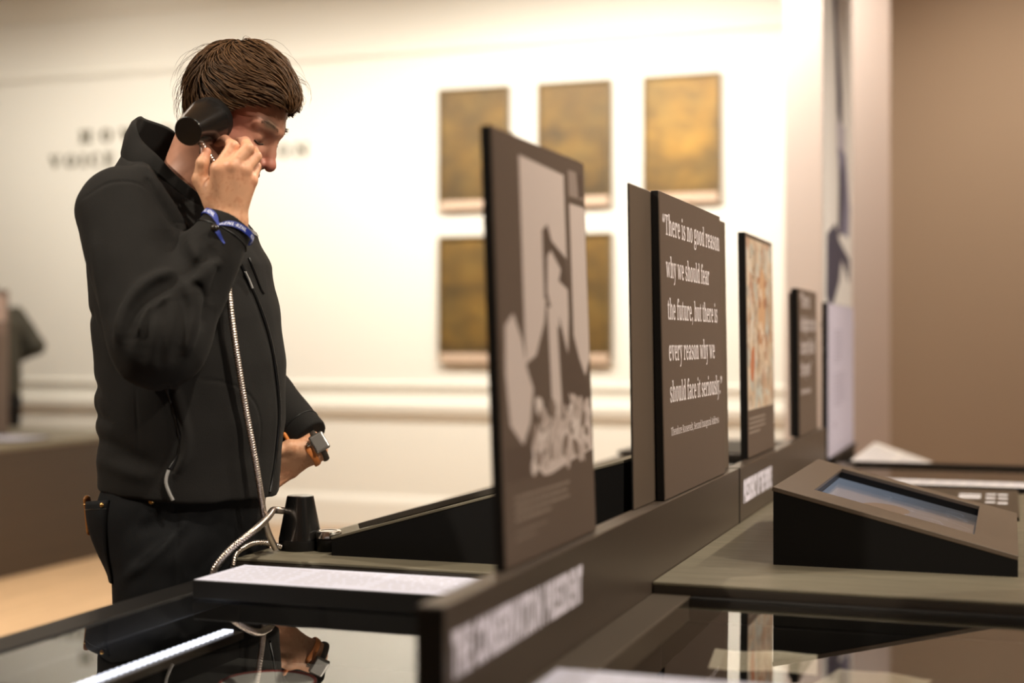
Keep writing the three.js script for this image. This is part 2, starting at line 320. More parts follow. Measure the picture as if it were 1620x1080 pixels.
const mapTex = canvas(420, 620, (g, W, H) => {
  g.fillStyle = TAUPE; g.fillRect(0, 0, W, H);
  const h = H * 0.79; g.fillStyle = '#d8c4ae'; g.fillRect(10, 10, W - 20, h - 10);
  g.save(); g.beginPath(); g.rect(10, 10, W - 20, h - 10); g.clip();
  const tint = ['#c9ae96', '#bb9a80', '#ddd0c2', '#c4c8c2', '#b3846a', '#d3b99f', '#a08c7c', '#b3b8b4'];
  for (let i = 0; i < 260; i++) { const x = 20 + rnd() * W, y = rnd() * h; g.fillStyle = tint[Math.floor(rnd() * 8)]; g.globalAlpha = 0.55; g.beginPath(); g.ellipse(x, y, 6 + 30 * rnd(), 6 + 46 * rnd(), rnd() * 3, 0, 7); g.fill(); }
  g.globalAlpha = 0.8; g.strokeStyle = '#7c5f4a'; g.lineWidth = 3;
  for (let i = 0; i < 46; i++) { let x = W * (0.15 + 0.7 * rnd()), y = h * rnd(); g.beginPath(); g.moveTo(x, y); for (let k = 0; k < 4; k++) { x += 50 * (rnd() - .5); y += 60 * (rnd() - .4); g.lineTo(x, y); } g.stroke(); }
  g.globalAlpha = 1; g.fillStyle = '#cfa580'; g.beginPath(); g.ellipse(W * .56, h * .42, 60, 120, 0.2, 0, 7); g.fill();
  for (let i = 0; i < 26; i++) { g.fillStyle = i % 2 ? '#e0c8b0' : '#a9785c'; g.beginPath(); g.ellipse(W * (.4 + .34 * rnd()), h * (.25 + .5 * rnd()), 8 + 16 * rnd(), 10 + 18 * rnd(), rnd() * 3, 0, 7); g.fill(); }
  g.fillStyle = '#c07a58'; g.beginPath(); g.ellipse(W * .2, h * .74, 30, 52, 0.3, 0, 7); g.fill();
  g.restore();
  rows(g, 24, H * .825, W * .62, 4, 13, '#a8998d', 5);
});
panel('narrow panel with a colourful old print in a black edge', 'panel', -0.556, -3.20, -3.585, 1.487, 0.8, 0.0165, mapTex, M.black);
const quote2 = canvas(420, 560, (g, W, H) => {
  g.fillStyle = TAUPE; g.fillRect(0, 0, W, H);
  [['\u201CThere is', .12, .5], ['delight in the', .28, .82], ['hardy life of', .44, .76], ['the open.\u201D', .59, .55]].forEach(([s, y, w]) => fit(g, s, .1 * W, y * H, w * W, 0, '74px serif', INK));
  fit(g, 'Theodore Roosevelt', .1 * W, .72 * H, .5 * W, 0, '28px serif', INK);
});
panel('farther narrow taupe panel with four blurred white lines', 'panel', -0.549, -3.985, -4.38, 1.388, 0.6, 0.02, quote2);
panel('bare pinkish brown panel just behind the farther quotation panel', 'panel', -0.5715, -3.99, -4.45, 1.376, 0.6, 0.005, null, std(lin(0.34, 0.25, 0.19), 0.6));

// lavender panel and hanging banner beyond
{
  const tex = canvas(512, 384, (g, W, H) => { g.fillStyle = '#c9c2d6'; g.fillRect(0, 0, W, H); rows(g, .22 * W, .17 * H, .32 * W, 9, 10, '#a79fb4', 5); rows(g, .22 * W, .46 * H, .42 * W, 9, 10, '#a79fb4', 5); g.fillStyle = '#a79fb4'; g.fillRect(.22 * W, .78 * H, 26, 18); });
  const t = thing('upright_panel', 'pale lavender text panel standing at the far end of the table', 'panel', [-0.552, ST, -5.055]);
  obj('panel_core', box(-0.02, 0, 0.395, -0.001, 0.506, -0.395), M.black, t);
  const p = new THREE.PlaneGeometry(0.788, 0.502); p.rotateY(Math.PI / 2); p.translate(0.0002, 0.253, 0); obj('printed_face', p, std(0xffffff, 0.6, { map: tex }), t);
}
{
  const tex = canvas(400, 1024, (g, W, H) => {
    g.fillStyle = '#e9e4e2'; g.fillRect(0, 0, W, H);
    const poly = (c, p) => { g.fillStyle = c; g.beginPath(); p.forEach(([x, y], i) => (i ? g.lineTo(x * W, y * H) : g.moveTo(x * W, y * H))); g.closePath(); g.fill(); };
    const D = '#4b4658', E = '#858097', F = '#bdb6c2';
    poly(D, [[.20, .0], [.46, .0], [.44, .33], [.60, .47], [.62, .56], [.44, .53], [.38, .40], [.30, .30]]);
    poly(F, [[.42, .54], [.72, .54], [.72, .62], [.44, .62]]);
    poly(E, [[.46, .60], [.76, .60], [.90, .72], [.86, .79], [.52, .79], [.50, .70]]);
    poly(D, [[.50, .66], [.66, .62], [.70, .70], [.60, .79], [.46, .80]]);
    poly(D, [[.10, .81], [.38, .775], [.52, .81], [.90, .84], [.88, .90], [.6, .85], [.52, .90], [.40, .93], [.22, .975], [.08, .94]]);
  });
  const t = thing('hanging_banner', 'tall white banner with a dark blue figure hanging at the end of the row', 'banner', [-0.60, 1.30, -5.405]);
  const H = 2.3, W = 0.93;
  const c = new THREE.BoxGeometry(0.003, H, W); c.translate(-0.002, H / 2, 0); obj('banner_cloth', c, std(lin(0.7, 0.68, 0.67), 0.8), t);
  const p = new THREE.PlaneGeometry(W, H * 0.72); p.rotateY(Math.PI / 2); p.translate(0.0002, H * 0.36, 0); obj('printed_face', p, std(0xffffff, 0.8, { map: tex }), t);
  for (const y of [0, H]) { const r = new THREE.CylinderGeometry(0.008, 0.008, W + 0.02, 12); r.rotateX(Math.PI / 2); r.translate(-0.002, y, 0); obj('banner_rod', r, M.trim, t); }
  for (const z of [-0.3, 0.3]) { const r = new THREE.CylinderGeometry(0.0015, 0.0015, CEIL - 1.30 - H, 6); r.translate(-0.002, H + (CEIL - 1.30 - H) / 2, z); obj('hanging_wire', r, M.steel, t); }
}

// label strips lying across the ends of the cases
const labelTex = (n, cols, tone = '#cfd0e3') => canvas(1024, 320, (g, W, H) => { g.fillStyle = tone; g.fillRect(0, 0, W, H); for (let c = 0; c < cols; c++) rows(g, (0.03 + c * 0.96 / cols) * W, 36, W * 0.88 / cols, n, (H - 60) / n, '#b9b7c4', (H - 60) / n * 0.42); });  // bluish default tone paints cool lamp light onto white paper
function labelBoard(label, x0, x1, z0, z1, y0, y1, tex, tilt = 0) {
  const t = thing('label_board', label, 'label', [(x0 + x1) / 2, y0, (z0 + z1) / 2]);
  const w = x1 - x0, d = z0 - z1;
  obj('board', box(-w / 2, 0, d / 2, w / 2, y1 - y0, -d / 2, 0.0015), M.black, t);
  const p = new THREE.PlaneGeometry(w - 0.003, d - 0.003); p.rotateX(-Math.PI / 2); p.translate(0, y1 - y0 + 0.0005, 0);
  obj('printed_face', p, std(0xffffff, 0.7, { map: tex }), t);
  return t;
}
labelBoard('white printed label strip across the left case beside the black cup', -1.197, -0.765, -1.92, -2.078, GT + 0.002, 0.87, labelTex(7, 3));
labelBoard('white label strip at the bottom edge on the right case', -0.484, 0.16, -1.365, -1.537, GT + 0.002, 0.87, labelTex(7, 4));
labelBoard('far white label strip with small columns behind the black plate', -0.40, 0.17, -3.835, -3.985, GT + 0.002, 0.868, labelTex(3, 14, '#e6e2e6'));
{ // raised black lip at the end of the far case
  const t = thing('end_rail', 'thin black raised rail across the far end of the table', 'rail', [0, 0, 0]);
  obj('rail', box(-0.50, GT + 0.002, -4.72, R1, 0.851, -4.75, 0.002), M.black, t);
}
{ // far sloping white board
  const t = thing('sloping_board', 'white sloping text board beyond the far rail', 'board', [-0.39, 0, -5.35]);
  const s = new THREE.Shape(); s.moveTo(-0.04, 0); s.lineTo(0.11, 0); s.lineTo(0.11, 0.755); s.lineTo(-0.04, 0.815); s.closePath();
  const g = new THREE.ExtrudeGeometry(s, { depth: 0.9, bevelEnabled: false }); g.translate(0, 0, -0.4); obj('stand', g, M.blackMatte, t);
  const a = Math.atan2(0.075, 0.22), L = 0.232;
  const b = new THREE.Group(); b.name = 'tray'; b.position.set(-0.11, 0.845, 0.05); b.rotation.z = -a; t.add(b);
  obj('board', box(0, -0.012, 0.5, L, -0.001, -0.45, 0.001), M.trim, b);
  const p = new THREE.PlaneGeometry(L - 0.004, 0.945); p.rotateX(-Math.PI / 2); p.translate(L / 2, 0.0004, 0.025); obj('printed_face', p, std(0xffffff, 0.7, { map: labelTex(22, 2, '#efeae8') }), b);
}

// touchscreen wedge on the right counter
{
  const X0 = -0.38, X1 = 0.013, Z0 = -2.434, Z1 = -3.04, yl = 0.132, yr = 0.034;
  const t = thing('touchscreen_kiosk', 'wedge-shaped black kiosk with a sunken blue-grey touchscreen', 'kiosk', [X0, ST, Z0]);
  const w = X1 - X0, d = Z0 - Z1, th = 0.006;
  const s = new THREE.Shape(); s.moveTo(0, 0); s.lineTo(w, 0); s.lineTo(w, yr - th); s.lineTo(0, yl - th); s.closePath();
  // body is built as four walls and a floor so that the screen can sit below the plate
  const a = Math.atan2(yl - yr, w), L = Math.hypot(w, yl - yr);
  const wall = (z) => { const g = new THREE.ExtrudeGeometry(s, { depth: 0.012, bevelEnabled: false }); g.translate(0, 0, z); return g; };
  obj('kiosk_side', wall(-0.012), M.blackMatte, t); obj('kiosk_side', wall(-d), M.blackMatte, t);
  obj('kiosk_back', plainBox(0, 0, -0.012, 0.012, yl - th - 0.003, -d + 0.012), M.blackMatte, t); obj('kiosk_front', plainBox(w - 0.012, 0, -0.012, w, yr - th, -d + 0.012), M.blackMatte, t);
  const top = new THREE.Group(); top.name = 'kiosk_top'; top.position.set(0, yl, 0); top.rotation.z = -a; t.add(top);
  const sx0 = 0.056, sx1 = 0.334, sz0 = 0.108, sz1 = 0.552;         // screen opening along the slope and along the depth
  const f = new THREE.Shape(); f.moveTo(0, 0); f.lineTo(L, 0); f.lineTo(L, d); f.lineTo(0, d); f.closePath();
  const h = new THREE.Path(); h.moveTo(sx0, sz0); h.lineTo(sx0, sz1); h.lineTo(sx1, sz1); h.lineTo(sx1, sz0); h.closePath(); f.holes.push(h);
  const pg = new THREE.ExtrudeGeometry(f, { depth: th, bevelEnabled: true, bevelSize: 0.0008, bevelThickness: 0.0008, bevelSegments: 1 }); pg.rotateX(-Math.PI / 2); pg.translate(0, -th, 0);
  obj('top_plate', pg, M.taupe, top);
  obj('screen_well', [plainBox(sx0 - 0.004, -0.024, -sz0 + 0.004, sx0 - 0.0005, -th, -sz1 - 0.004), plainBox(sx1 + 0.0005, -0.022, -sz0 + 0.004, sx1 + 0.004, -th, -sz1 - 0.004), plainBox(sx0, -0.022, -sz0 + 0.004, sx1, -th, -sz0 + 0.0005), plainBox(sx0, -0.022, -sz1 - 0.0005, sx1, -th, -sz1 - 0.004)], M.black, top);
  const tex = canvas(512, 820, (g, W, H) => {
    g.fillStyle = '#8f99a8'; g.fillRect(0, 0, W, H); const gr = g.createLinearGradient(0, 0, W, 0); gr.addColorStop(0, '#a3afc2'); gr.addColorStop(0.45, '#8e97a6'); gr.addColorStop(1, '#77716e'); g.fillStyle = gr; g.fillRect(0, 0, W, H);
    g.strokeStyle = '#c3cddb'; g.lineWidth = 7; for (let i = 0; i < 34; i++) { const x = W * (.3 + .65 * rnd()), y = H * (.1 + .75 * rnd()); g.globalAlpha = .25 + .4 * rnd(); g.beginPath(); g.moveTo(x, y); g.quadraticCurveTo(x + 40, y + 60 * (rnd() - .5), x + 90 * rnd(), y + 120 * (rnd() - .3)); g.stroke(); }
    g.globalAlpha = 1; g.fillStyle = '#8a786c'; g.beginPath(); g.ellipse(W * .42, H * .62, W * .13, H * .19, .3, 0, 7); g.fill();
    g.fillStyle = '#b9c4d4'; g.fillRect(W * .86, H * .74, 14, 60); g.fillRect(W * .92, H * .8, 12, 40);
  });
  const p = new THREE.PlaneGeometry(sx1 - sx0, sz1 - sz0); p.rotateX(-Math.PI / 2); p.translate((sx0 + sx1) / 2, -0.0195, -(sz0 + sz1) / 2);
  obj('screen', p, new THREE.MeshPhysicalMaterial({ color: 0x151515, roughness: 0.12, emissive: 0xffffff, emissiveMap: tex, emissiveIntensity: 0.45, clearcoat: 0.5 }), top);
  const sl = new THREE.RectAreaLight(lin(0.75, 0.82, 1), 0.12, sx1 - sx0, sz1 - sz0); sl.name = 'screen_light'; sl.position.set((sx0 + sx1) / 2, -0.018, -(sz0 + sz1) / 2); sl.rotation.x = Math.PI / 2; top.add(sl);
}
// thin black plate with pale cells
{
  const t = thing('text_plate', 'thin dark plate with small pale rectangles beyond the kiosk', 'plate', [-0.2, ST, -3.48]);
  obj('plate', box(-0.22, 0, 0.29, 0.22, 0.009, -0.29, 0.001), std(lin(0.055, 0.042, 0.03), 0.4), t);
  const cells = [[.11, -.14, .05, .03], [.11, -.08, .05, .05], [.158, -.155, .022, .035], [.185, -.155, .022, .035], [.158, -.07, .022, .035], [.185, -.07, .022, .035], [.158, .02, .022, .03], [.185, .03, .022, .04]];
  for (const [x, z, w, d] of cells) obj('pale_cell', plainBox(x - w / 2, 0.0085, z - d / 2, x + w / 2, 0.0096, z + d / 2), M.paper, t);
}

// sloping board, plate and button on the left counter
{
  const t = thing('sloping_case', 'black sloping reading case rising towards the divider on the left counter', 'case', [-1.137, ST, -2.28]);
  const w = 0.535, d = 0.62, y0 = 0.033, m = 0.282;
  const s = new THREE.Shape(); s.moveTo(0, 0); s.lineTo(w, 0); s.lineTo(w, y0 + m * w - 0.005); s.lineTo(0, y0 - 0.005); s.closePath();
  const g = new THREE.ExtrudeGeometry(s, { depth: d, bevelEnabled: false }); g.translate(0, 0, -d); obj('case_body', g, M.blackMatte, t);
  const top = new THREE.Group(); top.name = 'case_lid'; top.position.set(0, y0, 0); top.rotation.z = Math.atan(m); t.add(top);
  const L = Math.hypot(w, m * w); obj('lid', box(-0.002, -0.0045, 0.001, L, 0, -d - 0.001, 0.001), M.slab, top);
  const n = thing('text_plate', 'small dark plate with white lines lying on the sloping case', 'plate', [-1.107, ST + 0.0425, -2.33]); n.rotation.z = Math.atan(m);
  obj('plate', box(0, 0, 0, 0.3, 0.0095, -0.27, 0.001), std(lin(0.07, 0.06, 0.05), 0.45), n);
  const tex = canvas(512, 460, (c, W, H) => { c.fillStyle = '#4a423a'; c.fillRect(0, 0, W, H); rows(c, 110, 50, 370, 9, 40, '#d8d2c8', 14); });
  const p = new THREE.PlaneGeometry(0.296, 0.266); p.rotateX(-Math.PI / 2); p.translate(0.15, 0.0099, -0.135); obj('printed_face', p, std(0xffffff, 0.5, { map: tex }), n);
  const b = thing('push_button', 'round chrome push button at the low end of the sloping case', 'button', [-1.168, ST, -2.33]);
  obj('button_base', new THREE.LatheGeometry([[0, 0], [0.022, 0], [0.022, 0.022], [0.02, 0.024], [0, 0.024]].map((q) => new THREE.Vector2(...q)), 32), M.black, b);
  obj('button_cap', new THREE.LatheGeometry([[0.0235, 0.024], [0.0235, 0.035], [0.0215, 0.037], [0.016, 0.037], [0.015, 0.036], [0, 0.036]].map((q) => new THREE.Vector2(...q)), 32), M.chrome, b);
}

// old papers and a dish inside the cases
{
  const sheet = (label, x, z, w, d, turn, y = 0.775, tone = '#b8b09e') => {
    const t = thing('old_paper', label, 'paper', [x, 0.69, z]); t.rotation.y = turn;
    const tex = canvas(256, 320, (g, W, H) => { g.fillStyle = tone; g.fillRect(0, 0, W, H); rows(g, 26, 30, 200, 15, 18, '#8d7f63', 6); });
    obj('paper_stand', box(-w / 2 + 0.02, 0, d / 2 - 0.03, w / 2 - 0.02, y - 0.69, -d / 2 + 0.03), M.felt, t);
    const g = new THREE.PlaneGeometry(w, d, 10, 10); g.rotateX(-Math.PI / 2); const p = g.attributes.position; for (let i = 0; i < p.count; i++) p.setY(i, y - 0.69 + 0.002 + 0.003 * Math.sin(p.getX(i) * 30 + turn * 9) ** 2); g.computeVertexNormals();
    const sh = g.clone(); obj('sheet', sh, std(0xffffff, 0.8, { map: tex, side: THREE.DoubleSide }), t);
  };
  sheet('pale old document under the right glass, nearest the divider', -0.335, -2.06, 0.15, 0.13, 0.12);
  sheet('pale old document under the right glass, second from the divider', -0.175, -1.98, 0.13, 0.12, -0.2, 0.775, '#b0a896');
  sheet('old document at the bottom edge under the right glass beside the label strip', -0.33, -1.83, 0.16, 0.14, 0.3, 0.775, '#aaa392');
  const t = thing('dish', 'round white dish with a red rim inside the left case', 'dish', [-1.09, 0.69, -1.965]);
  obj('dish_body', new THREE.LatheGeometry([[0, 0.004], [0.035, 0.004], [0.038, 0], [0.042, 0.004], [0.075, 0.018], [0.076, 0.02], [0.073, 0.02], [0.04, 0.009], [0, 0.008]].map((q) => new THREE.Vector2(...q)), 40), std(lin(0.75, 0.73, 0.7), 0.3), t);
  const r = new THREE.TorusGeometry(0.0735, 0.0022, 8, 48); r.rotateX(Math.PI / 2); r.translate(0, 0.0195, 0); obj('dish_rim', r, std(lin(0.4, 0.05, 0.04), 0.4), t);
}

// second desk and its panel far on the left
{
  const X = -4.97, t = thing('far_desk', 'dark wooden desk far left behind the man', 'desk', [0, 0, 0]);
  obj('desk_front', box(X - 0.025, 0.0, -3.2, X, 0.665, -7.6, 0.003), M.darkWood, t);
  obj('desk_body', box(X - 1.3, 0.0, -3.2, X - 0.026, 0.66, -7.6, 0.003), M.darkWood, t);
  obj('desk_top', box(X - 1.305, 0.666, -3.19, X + 0.005, 0.69, -7.61, 0.003), M.slab, t);
  const p = thing('upright_panel', 'blurred brown panel at the left edge before the distant man', 'panel', [-5.62, 0.69, -6.8]);
  obj('panel_core', box(-0.014, 0, 0.2, -0.001, 0.855, -0.2, 0.001), M.black, p);
  const tex = canvas(128, 280, (g, W, H) => { g.fillStyle = '#7a6a60'; g.fillRect(0, 0, W, H); g.fillStyle = '#cdb9b2'; g.fillRect(20, 10, 100, 60); g.fillStyle = '#8c7a72'; g.fillRect(20, 60, 100, 26); });
  const f = new THREE.PlaneGeometry(0.396, 0.85); f.rotateY(Math.PI / 2); f.translate(0.0003, 0.4275, 0); obj('printed_face', f, std(0xffffff, 0.6, { map: tex }), p);
  labelBoard('white label strip on the far desk at the left edge', -5.58, -5.11, -6.40, -6.72, 0.692, 0.702, labelTex(5, 2));
}

// listening cups and their metal cords
const cupProfile = [[0, 0], [0.0385, 0], [0.0395, 0.001], [0.0395, 0.016], [0.039, 0.0165], [0.039, 0.018], [0.0395, 0.0185], [0.0245, 0.096], [0.0232, 0.0975], [0, 0.098]].map((q) => new THREE.Vector2(...q));
function cup(label, parentPos) {
  const t = thing('listening_handset', label, 'handset', parentPos);
  obj('cup_body', new THREE.LatheGeometry(cupProfile.slice(5), 48), M.plastic, t);
  obj('ear_ring', new THREE.LatheGeometry(cupProfile.slice(0, 6), 48), M.black, t);
  return t;
}
cup('black cone-shaped handset standing on the left counter', [-1.227, ST + 0.0005, -2.333]);
// ribbed flexible conduit: a lathe of rings swept along the curve
function cord(label, pts, r = 0.0054) {
  const c = new THREE.CatmullRomCurve3(pts.map((p) => V(...p))), n = Math.round(c.getLength() / 0.0011), fr = c.computeFrenetFrames(n), P = [], I = [], R = 9;
  for (let i = 0; i <= n; i++) {
    const p = c.getPointAt(i / n), rr = r * (1 + 0.13 * Math.sin(i * Math.PI * 2 / 4));
    for (let k = 0; k < R; k++) { const a = k / R * Math.PI * 2; const q = p.clone().addScaledVector(fr.normals[i], Math.cos(a) * rr).addScaledVector(fr.binormals[i], Math.sin(a) * rr); P.push(q.x, q.y, q.z); }
  }
  for (let i = 0; i < n; i++) for (let k = 0; k < R; k++) { const a = i * R + k, b = i * R + (k + 1) % R; I.push(a, b, a + R, b, b + R, a + R); }
  const g = new THREE.BufferGeometry(); g.setAttribute('position', new THREE.Float32BufferAttribute(P, 3)); g.setIndex(I); g.computeVertexNormals();
  return tag(obj('metal_cord', g, M.steel), label, 'cord');
}
cord('silver ribbed cord looping left from the standing handset', [[-1.2535, 0.930, -2.322], [-1.251, 0.936, -2.28], [-1.232, 0.939, -2.235], [-1.212, 0.936, -2.185], [-1.193, 0.923, -2.10], [-1.217, 0.896, -2.068], [-1.240, 0.865, -2.058], [-1.247, 0.8475, -2.062]], 0.0058);
cord('short coppery ribbed cord arching behind the standing handset', [[-1.247, 0.868, -2.295], [-1.2565, 0.876, -2.275], [-1.2715, 0.8805, -2.25], [-1.279, 0.876, -2.22], [-1.282, 0.8655, -2.195], [-1.28, 0.848, -2.183]], 0.0048);

// ---------------------------------------------------------------- figures: signed distance fields meshed with surface nets
const clamp = THREE.MathUtils.clamp, mix = THREE.MathUtils.lerp, sstep = THREE.MathUtils.smoothstep;
const smin = (a, b, k) => { const h = clamp(0.5 + 0.5 * (b - a) / k, 0, 1); return b + (a - b) * h - k * h * (1 - h); };
const smax = (a, b, k) => -smin(-a, -b, k);
function seg(x, y, z, A, B, ra, rb) {
  const bx = B[0] - A[0], by = B[1] - A[1], bz = B[2] - A[2], px = x - A[0], py = y - A[1], pz = z - A[2];
  const t = clamp((px * bx + py * by + pz * bz) / (bx * bx + by * by + bz * bz), 0, 1);
  return Math.hypot(px - bx * t, py - by * t, pz - bz * t) - (ra + (rb - ra) * t);
}
function ell(x, y, z, c, r) {
  const px = x - c[0], py = y - c[1], pz = z - c[2];
  const k0 = Math.hypot(px / r[0], py / r[1], pz / r[2]), k1 = Math.hypot(px / (r[0] * r[0]), py / (r[1] * r[1]), pz / (r[2] * r[2]));
  return k1 < 1e-9 ? -Math.min(...r) : k0 * (k0 - 1) / k1;
}
// table of [y, centre a, half depth, half width] -> distance to a stack of ellipses
function stack(T, x, y, z) {
  let i = 0; while (i < T.length - 2 && y > T[i + 1][0]) i++;
  const A = T[i], B = T[i + 1], u = clamp((y - A[0]) / (B[0] - A[0]), 0, 1), t = u * u * (3 - 2 * u) * 0.5 + u * 0.5;
  const a0 = mix(A[1], B[1], t), ra = mix(A[2], B[2], t), rb = mix(A[3], B[3], t), px = (x - a0) / ra, pz = z / rb;
  const k0 = Math.hypot(px, pz), k1 = Math.hypot(px / ra, pz / rb);
  return k1 < 1e-9 ? -Math.min(ra, rb) : k0 * (k0 - 1) / k1;
}
function netMesh(f, lo, hi, cell, paint) {
  const n = [0, 1, 2].map((k) => Math.ceil((hi[k] - lo[k]) / cell) + 1), [nx, ny, nz] = n, S = 4, D = new Float32Array(nx * ny * nz).fill(9);
  const id = (i, j, k) => (k * ny + j) * nx + i;
  for (let k = 0; k < nz; k += S) for (let j = 0; j < ny; j += S) for (let i = 0; i < nx; i += S) {
    const c = f(lo[0] + (i + S / 2) * cell, lo[1] + (j + S / 2) * cell, lo[2] + (k + S / 2) * cell);
    const near = Math.abs(c) < cell * S * 1.6;
    for (let kk = k; kk < Math.min(k + S, nz); kk++) for (let jj = j; jj < Math.min(j + S, ny); jj++) for (let ii = i; ii < Math.min(i + S, nx); ii++)
      D[id(ii, jj, kk)] = near ? f(lo[0] + ii * cell, lo[1] + jj * cell, lo[2] + kk * cell) : c;
  }
  const P = [], at = new Int32Array(nx * ny * nz).fill(-1), I = [];
  for (let k = 0; k < nz - 1; k++) for (let j = 0; j < ny - 1; j++) for (let i = 0; i < nx - 1; i++) {
    const d = []; let m = 0;
    for (let c = 0; c < 8; c++) { const v = D[id(i + (c & 1), j + (c >> 1 & 1), k + (c >> 2))]; d.push(v); if (v < 0) m |= 1 << c; }
    if (m === 0 || m === 255) continue;
    let sx = 0, sy = 0, sz = 0, w = 0;
    for (let a = 0; a < 8; a++) for (const b of [1, 2, 4]) {
      if (a & b) continue;
      const e = a | b; if ((d[a] < 0) === (d[e] < 0)) continue;
      const t = d[a] / (d[a] - d[e]);
      sx += (a & 1) + (b === 1 ? t : 0); sy += (a >> 1 & 1) + (b === 2 ? t : 0); sz += (a >> 2) + (b === 4 ? t : 0); w++;
    }
    at[id(i, j, k)] = P.length / 3; P.push(lo[0] + (i + sx / w) * cell, lo[1] + (j + sy / w) * cell, lo[2] + (k + sz / w) * cell);
  }
  const quad = (a, b, c, d, flip) => { if (a < 0 || b < 0 || c < 0 || d < 0) return; if (flip) I.push(a, c, b, a, d, c); else I.push(a, b, c, a, c, d); };
  for (let k = 1; k < nz - 1; k++) for (let j = 1; j < ny - 1; j++) for (let i = 1; i < nx - 1; i++) {
    const v = D[id(i, j, k)] < 0;
    if (v !== D[id(i + 1, j, k)] < 0) quad(at[id(i, j - 1, k - 1)], at[id(i, j, k - 1)], at[id(i, j, k)], at[id(i, j - 1, k)], !v);
    if (v !== D[id(i, j + 1, k)] < 0) quad(at[id(i - 1, j, k - 1)], at[id(i - 1, j, k)], at[id(i, j, k)], at[id(i, j, k - 1)], !v);
    if (v !== D[id(i, j, k + 1)] < 0) quad(at[id(i - 1, j - 1, k)], at[id(i, j - 1, k)], at[id(i, j, k)], at[id(i - 1, j, k)], !v);
  }
  const N = new Float32Array(P.length), e = cell * 0.5, UV = [], C = [];
  for (let q = 0; q < P.length; q += 3) {
    const x = P[q], y = P[q + 1], z = P[q + 2], gx = f(x + e, y, z) - f(x - e, y, z), gy = f(x, y + e, z) - f(x, y - e, z), gz = f(x, y, z + e) - f(x, y, z - e), l = Math.hypot(gx, gy, gz) || 1;
    N[q] = gx / l; N[q + 1] = gy / l; N[q + 2] = gz / l;
    UV.push(x * 0.8 - z * 0.6, y);
    if (paint) C.push(...paint(x, y, z));
  }
  const g = new THREE.BufferGeometry();
  g.setAttribute('position', new THREE.Float32BufferAttribute(P, 3)); g.setAttribute('normal', new THREE.BufferAttribute(N, 3)); g.setAttribute('uv', new THREE.Float32BufferAttribute(UV, 2));
  if (paint) g.setAttribute('color', new THREE.Float32BufferAttribute(C, 3));
  g.setIndex(I);
  return g;
}
const grad = (f, p, e = 0.002) => V(f(p.x + e, p.y, p.z) - f(p.x - e, p.y, p.z), f(p.x, p.y + e, p.z) - f(p.x, p.y - e, p.z), f(p.x, p.y, p.z + e) - f(p.x, p.y, p.z - e)).normalize();

// ---------------------------------------------------------------- the man (local axes: x forward to the table, y up, z his right side)
const MAN = [-1.385, 0, -2.22];
const man = thing('person', 'man in a black fleece jacket bowing his head, a black handset held to his ear', 'person', MAN);
const SEEN = V(1.385, 1.24, 2.22);                    // a point out at his right from which seams are laid on the cloth
const onto = (f, x, y, z, lift = 0) => {              // nearest point of the cloth along that line of sight
  const d = V(x, y, z).sub(SEEN).normalize(), p = SEEN.clone().addScaledVector(d, 1.9);
  for (let i = 0; i < 400; i++) { const s = f(p.x, p.y, p.z); if (s < 0.0004) break; p.addScaledVector(d, Math.max(0.0003, s * 0.5)); if (p.x < -1) break; }
  return lift ? p.addScaledVector(grad(f, p), lift) : p;
};
const onPath = (f, b, pts, lift = 0, n = 6) => { const c = new THREE.CatmullRomCurve3(pts.map(([a, y]) => V(a, y, b))); return c.getPoints(n * (pts.length - 1)).map((p) => onto(f, p.x, p.y, p.z, lift)); };

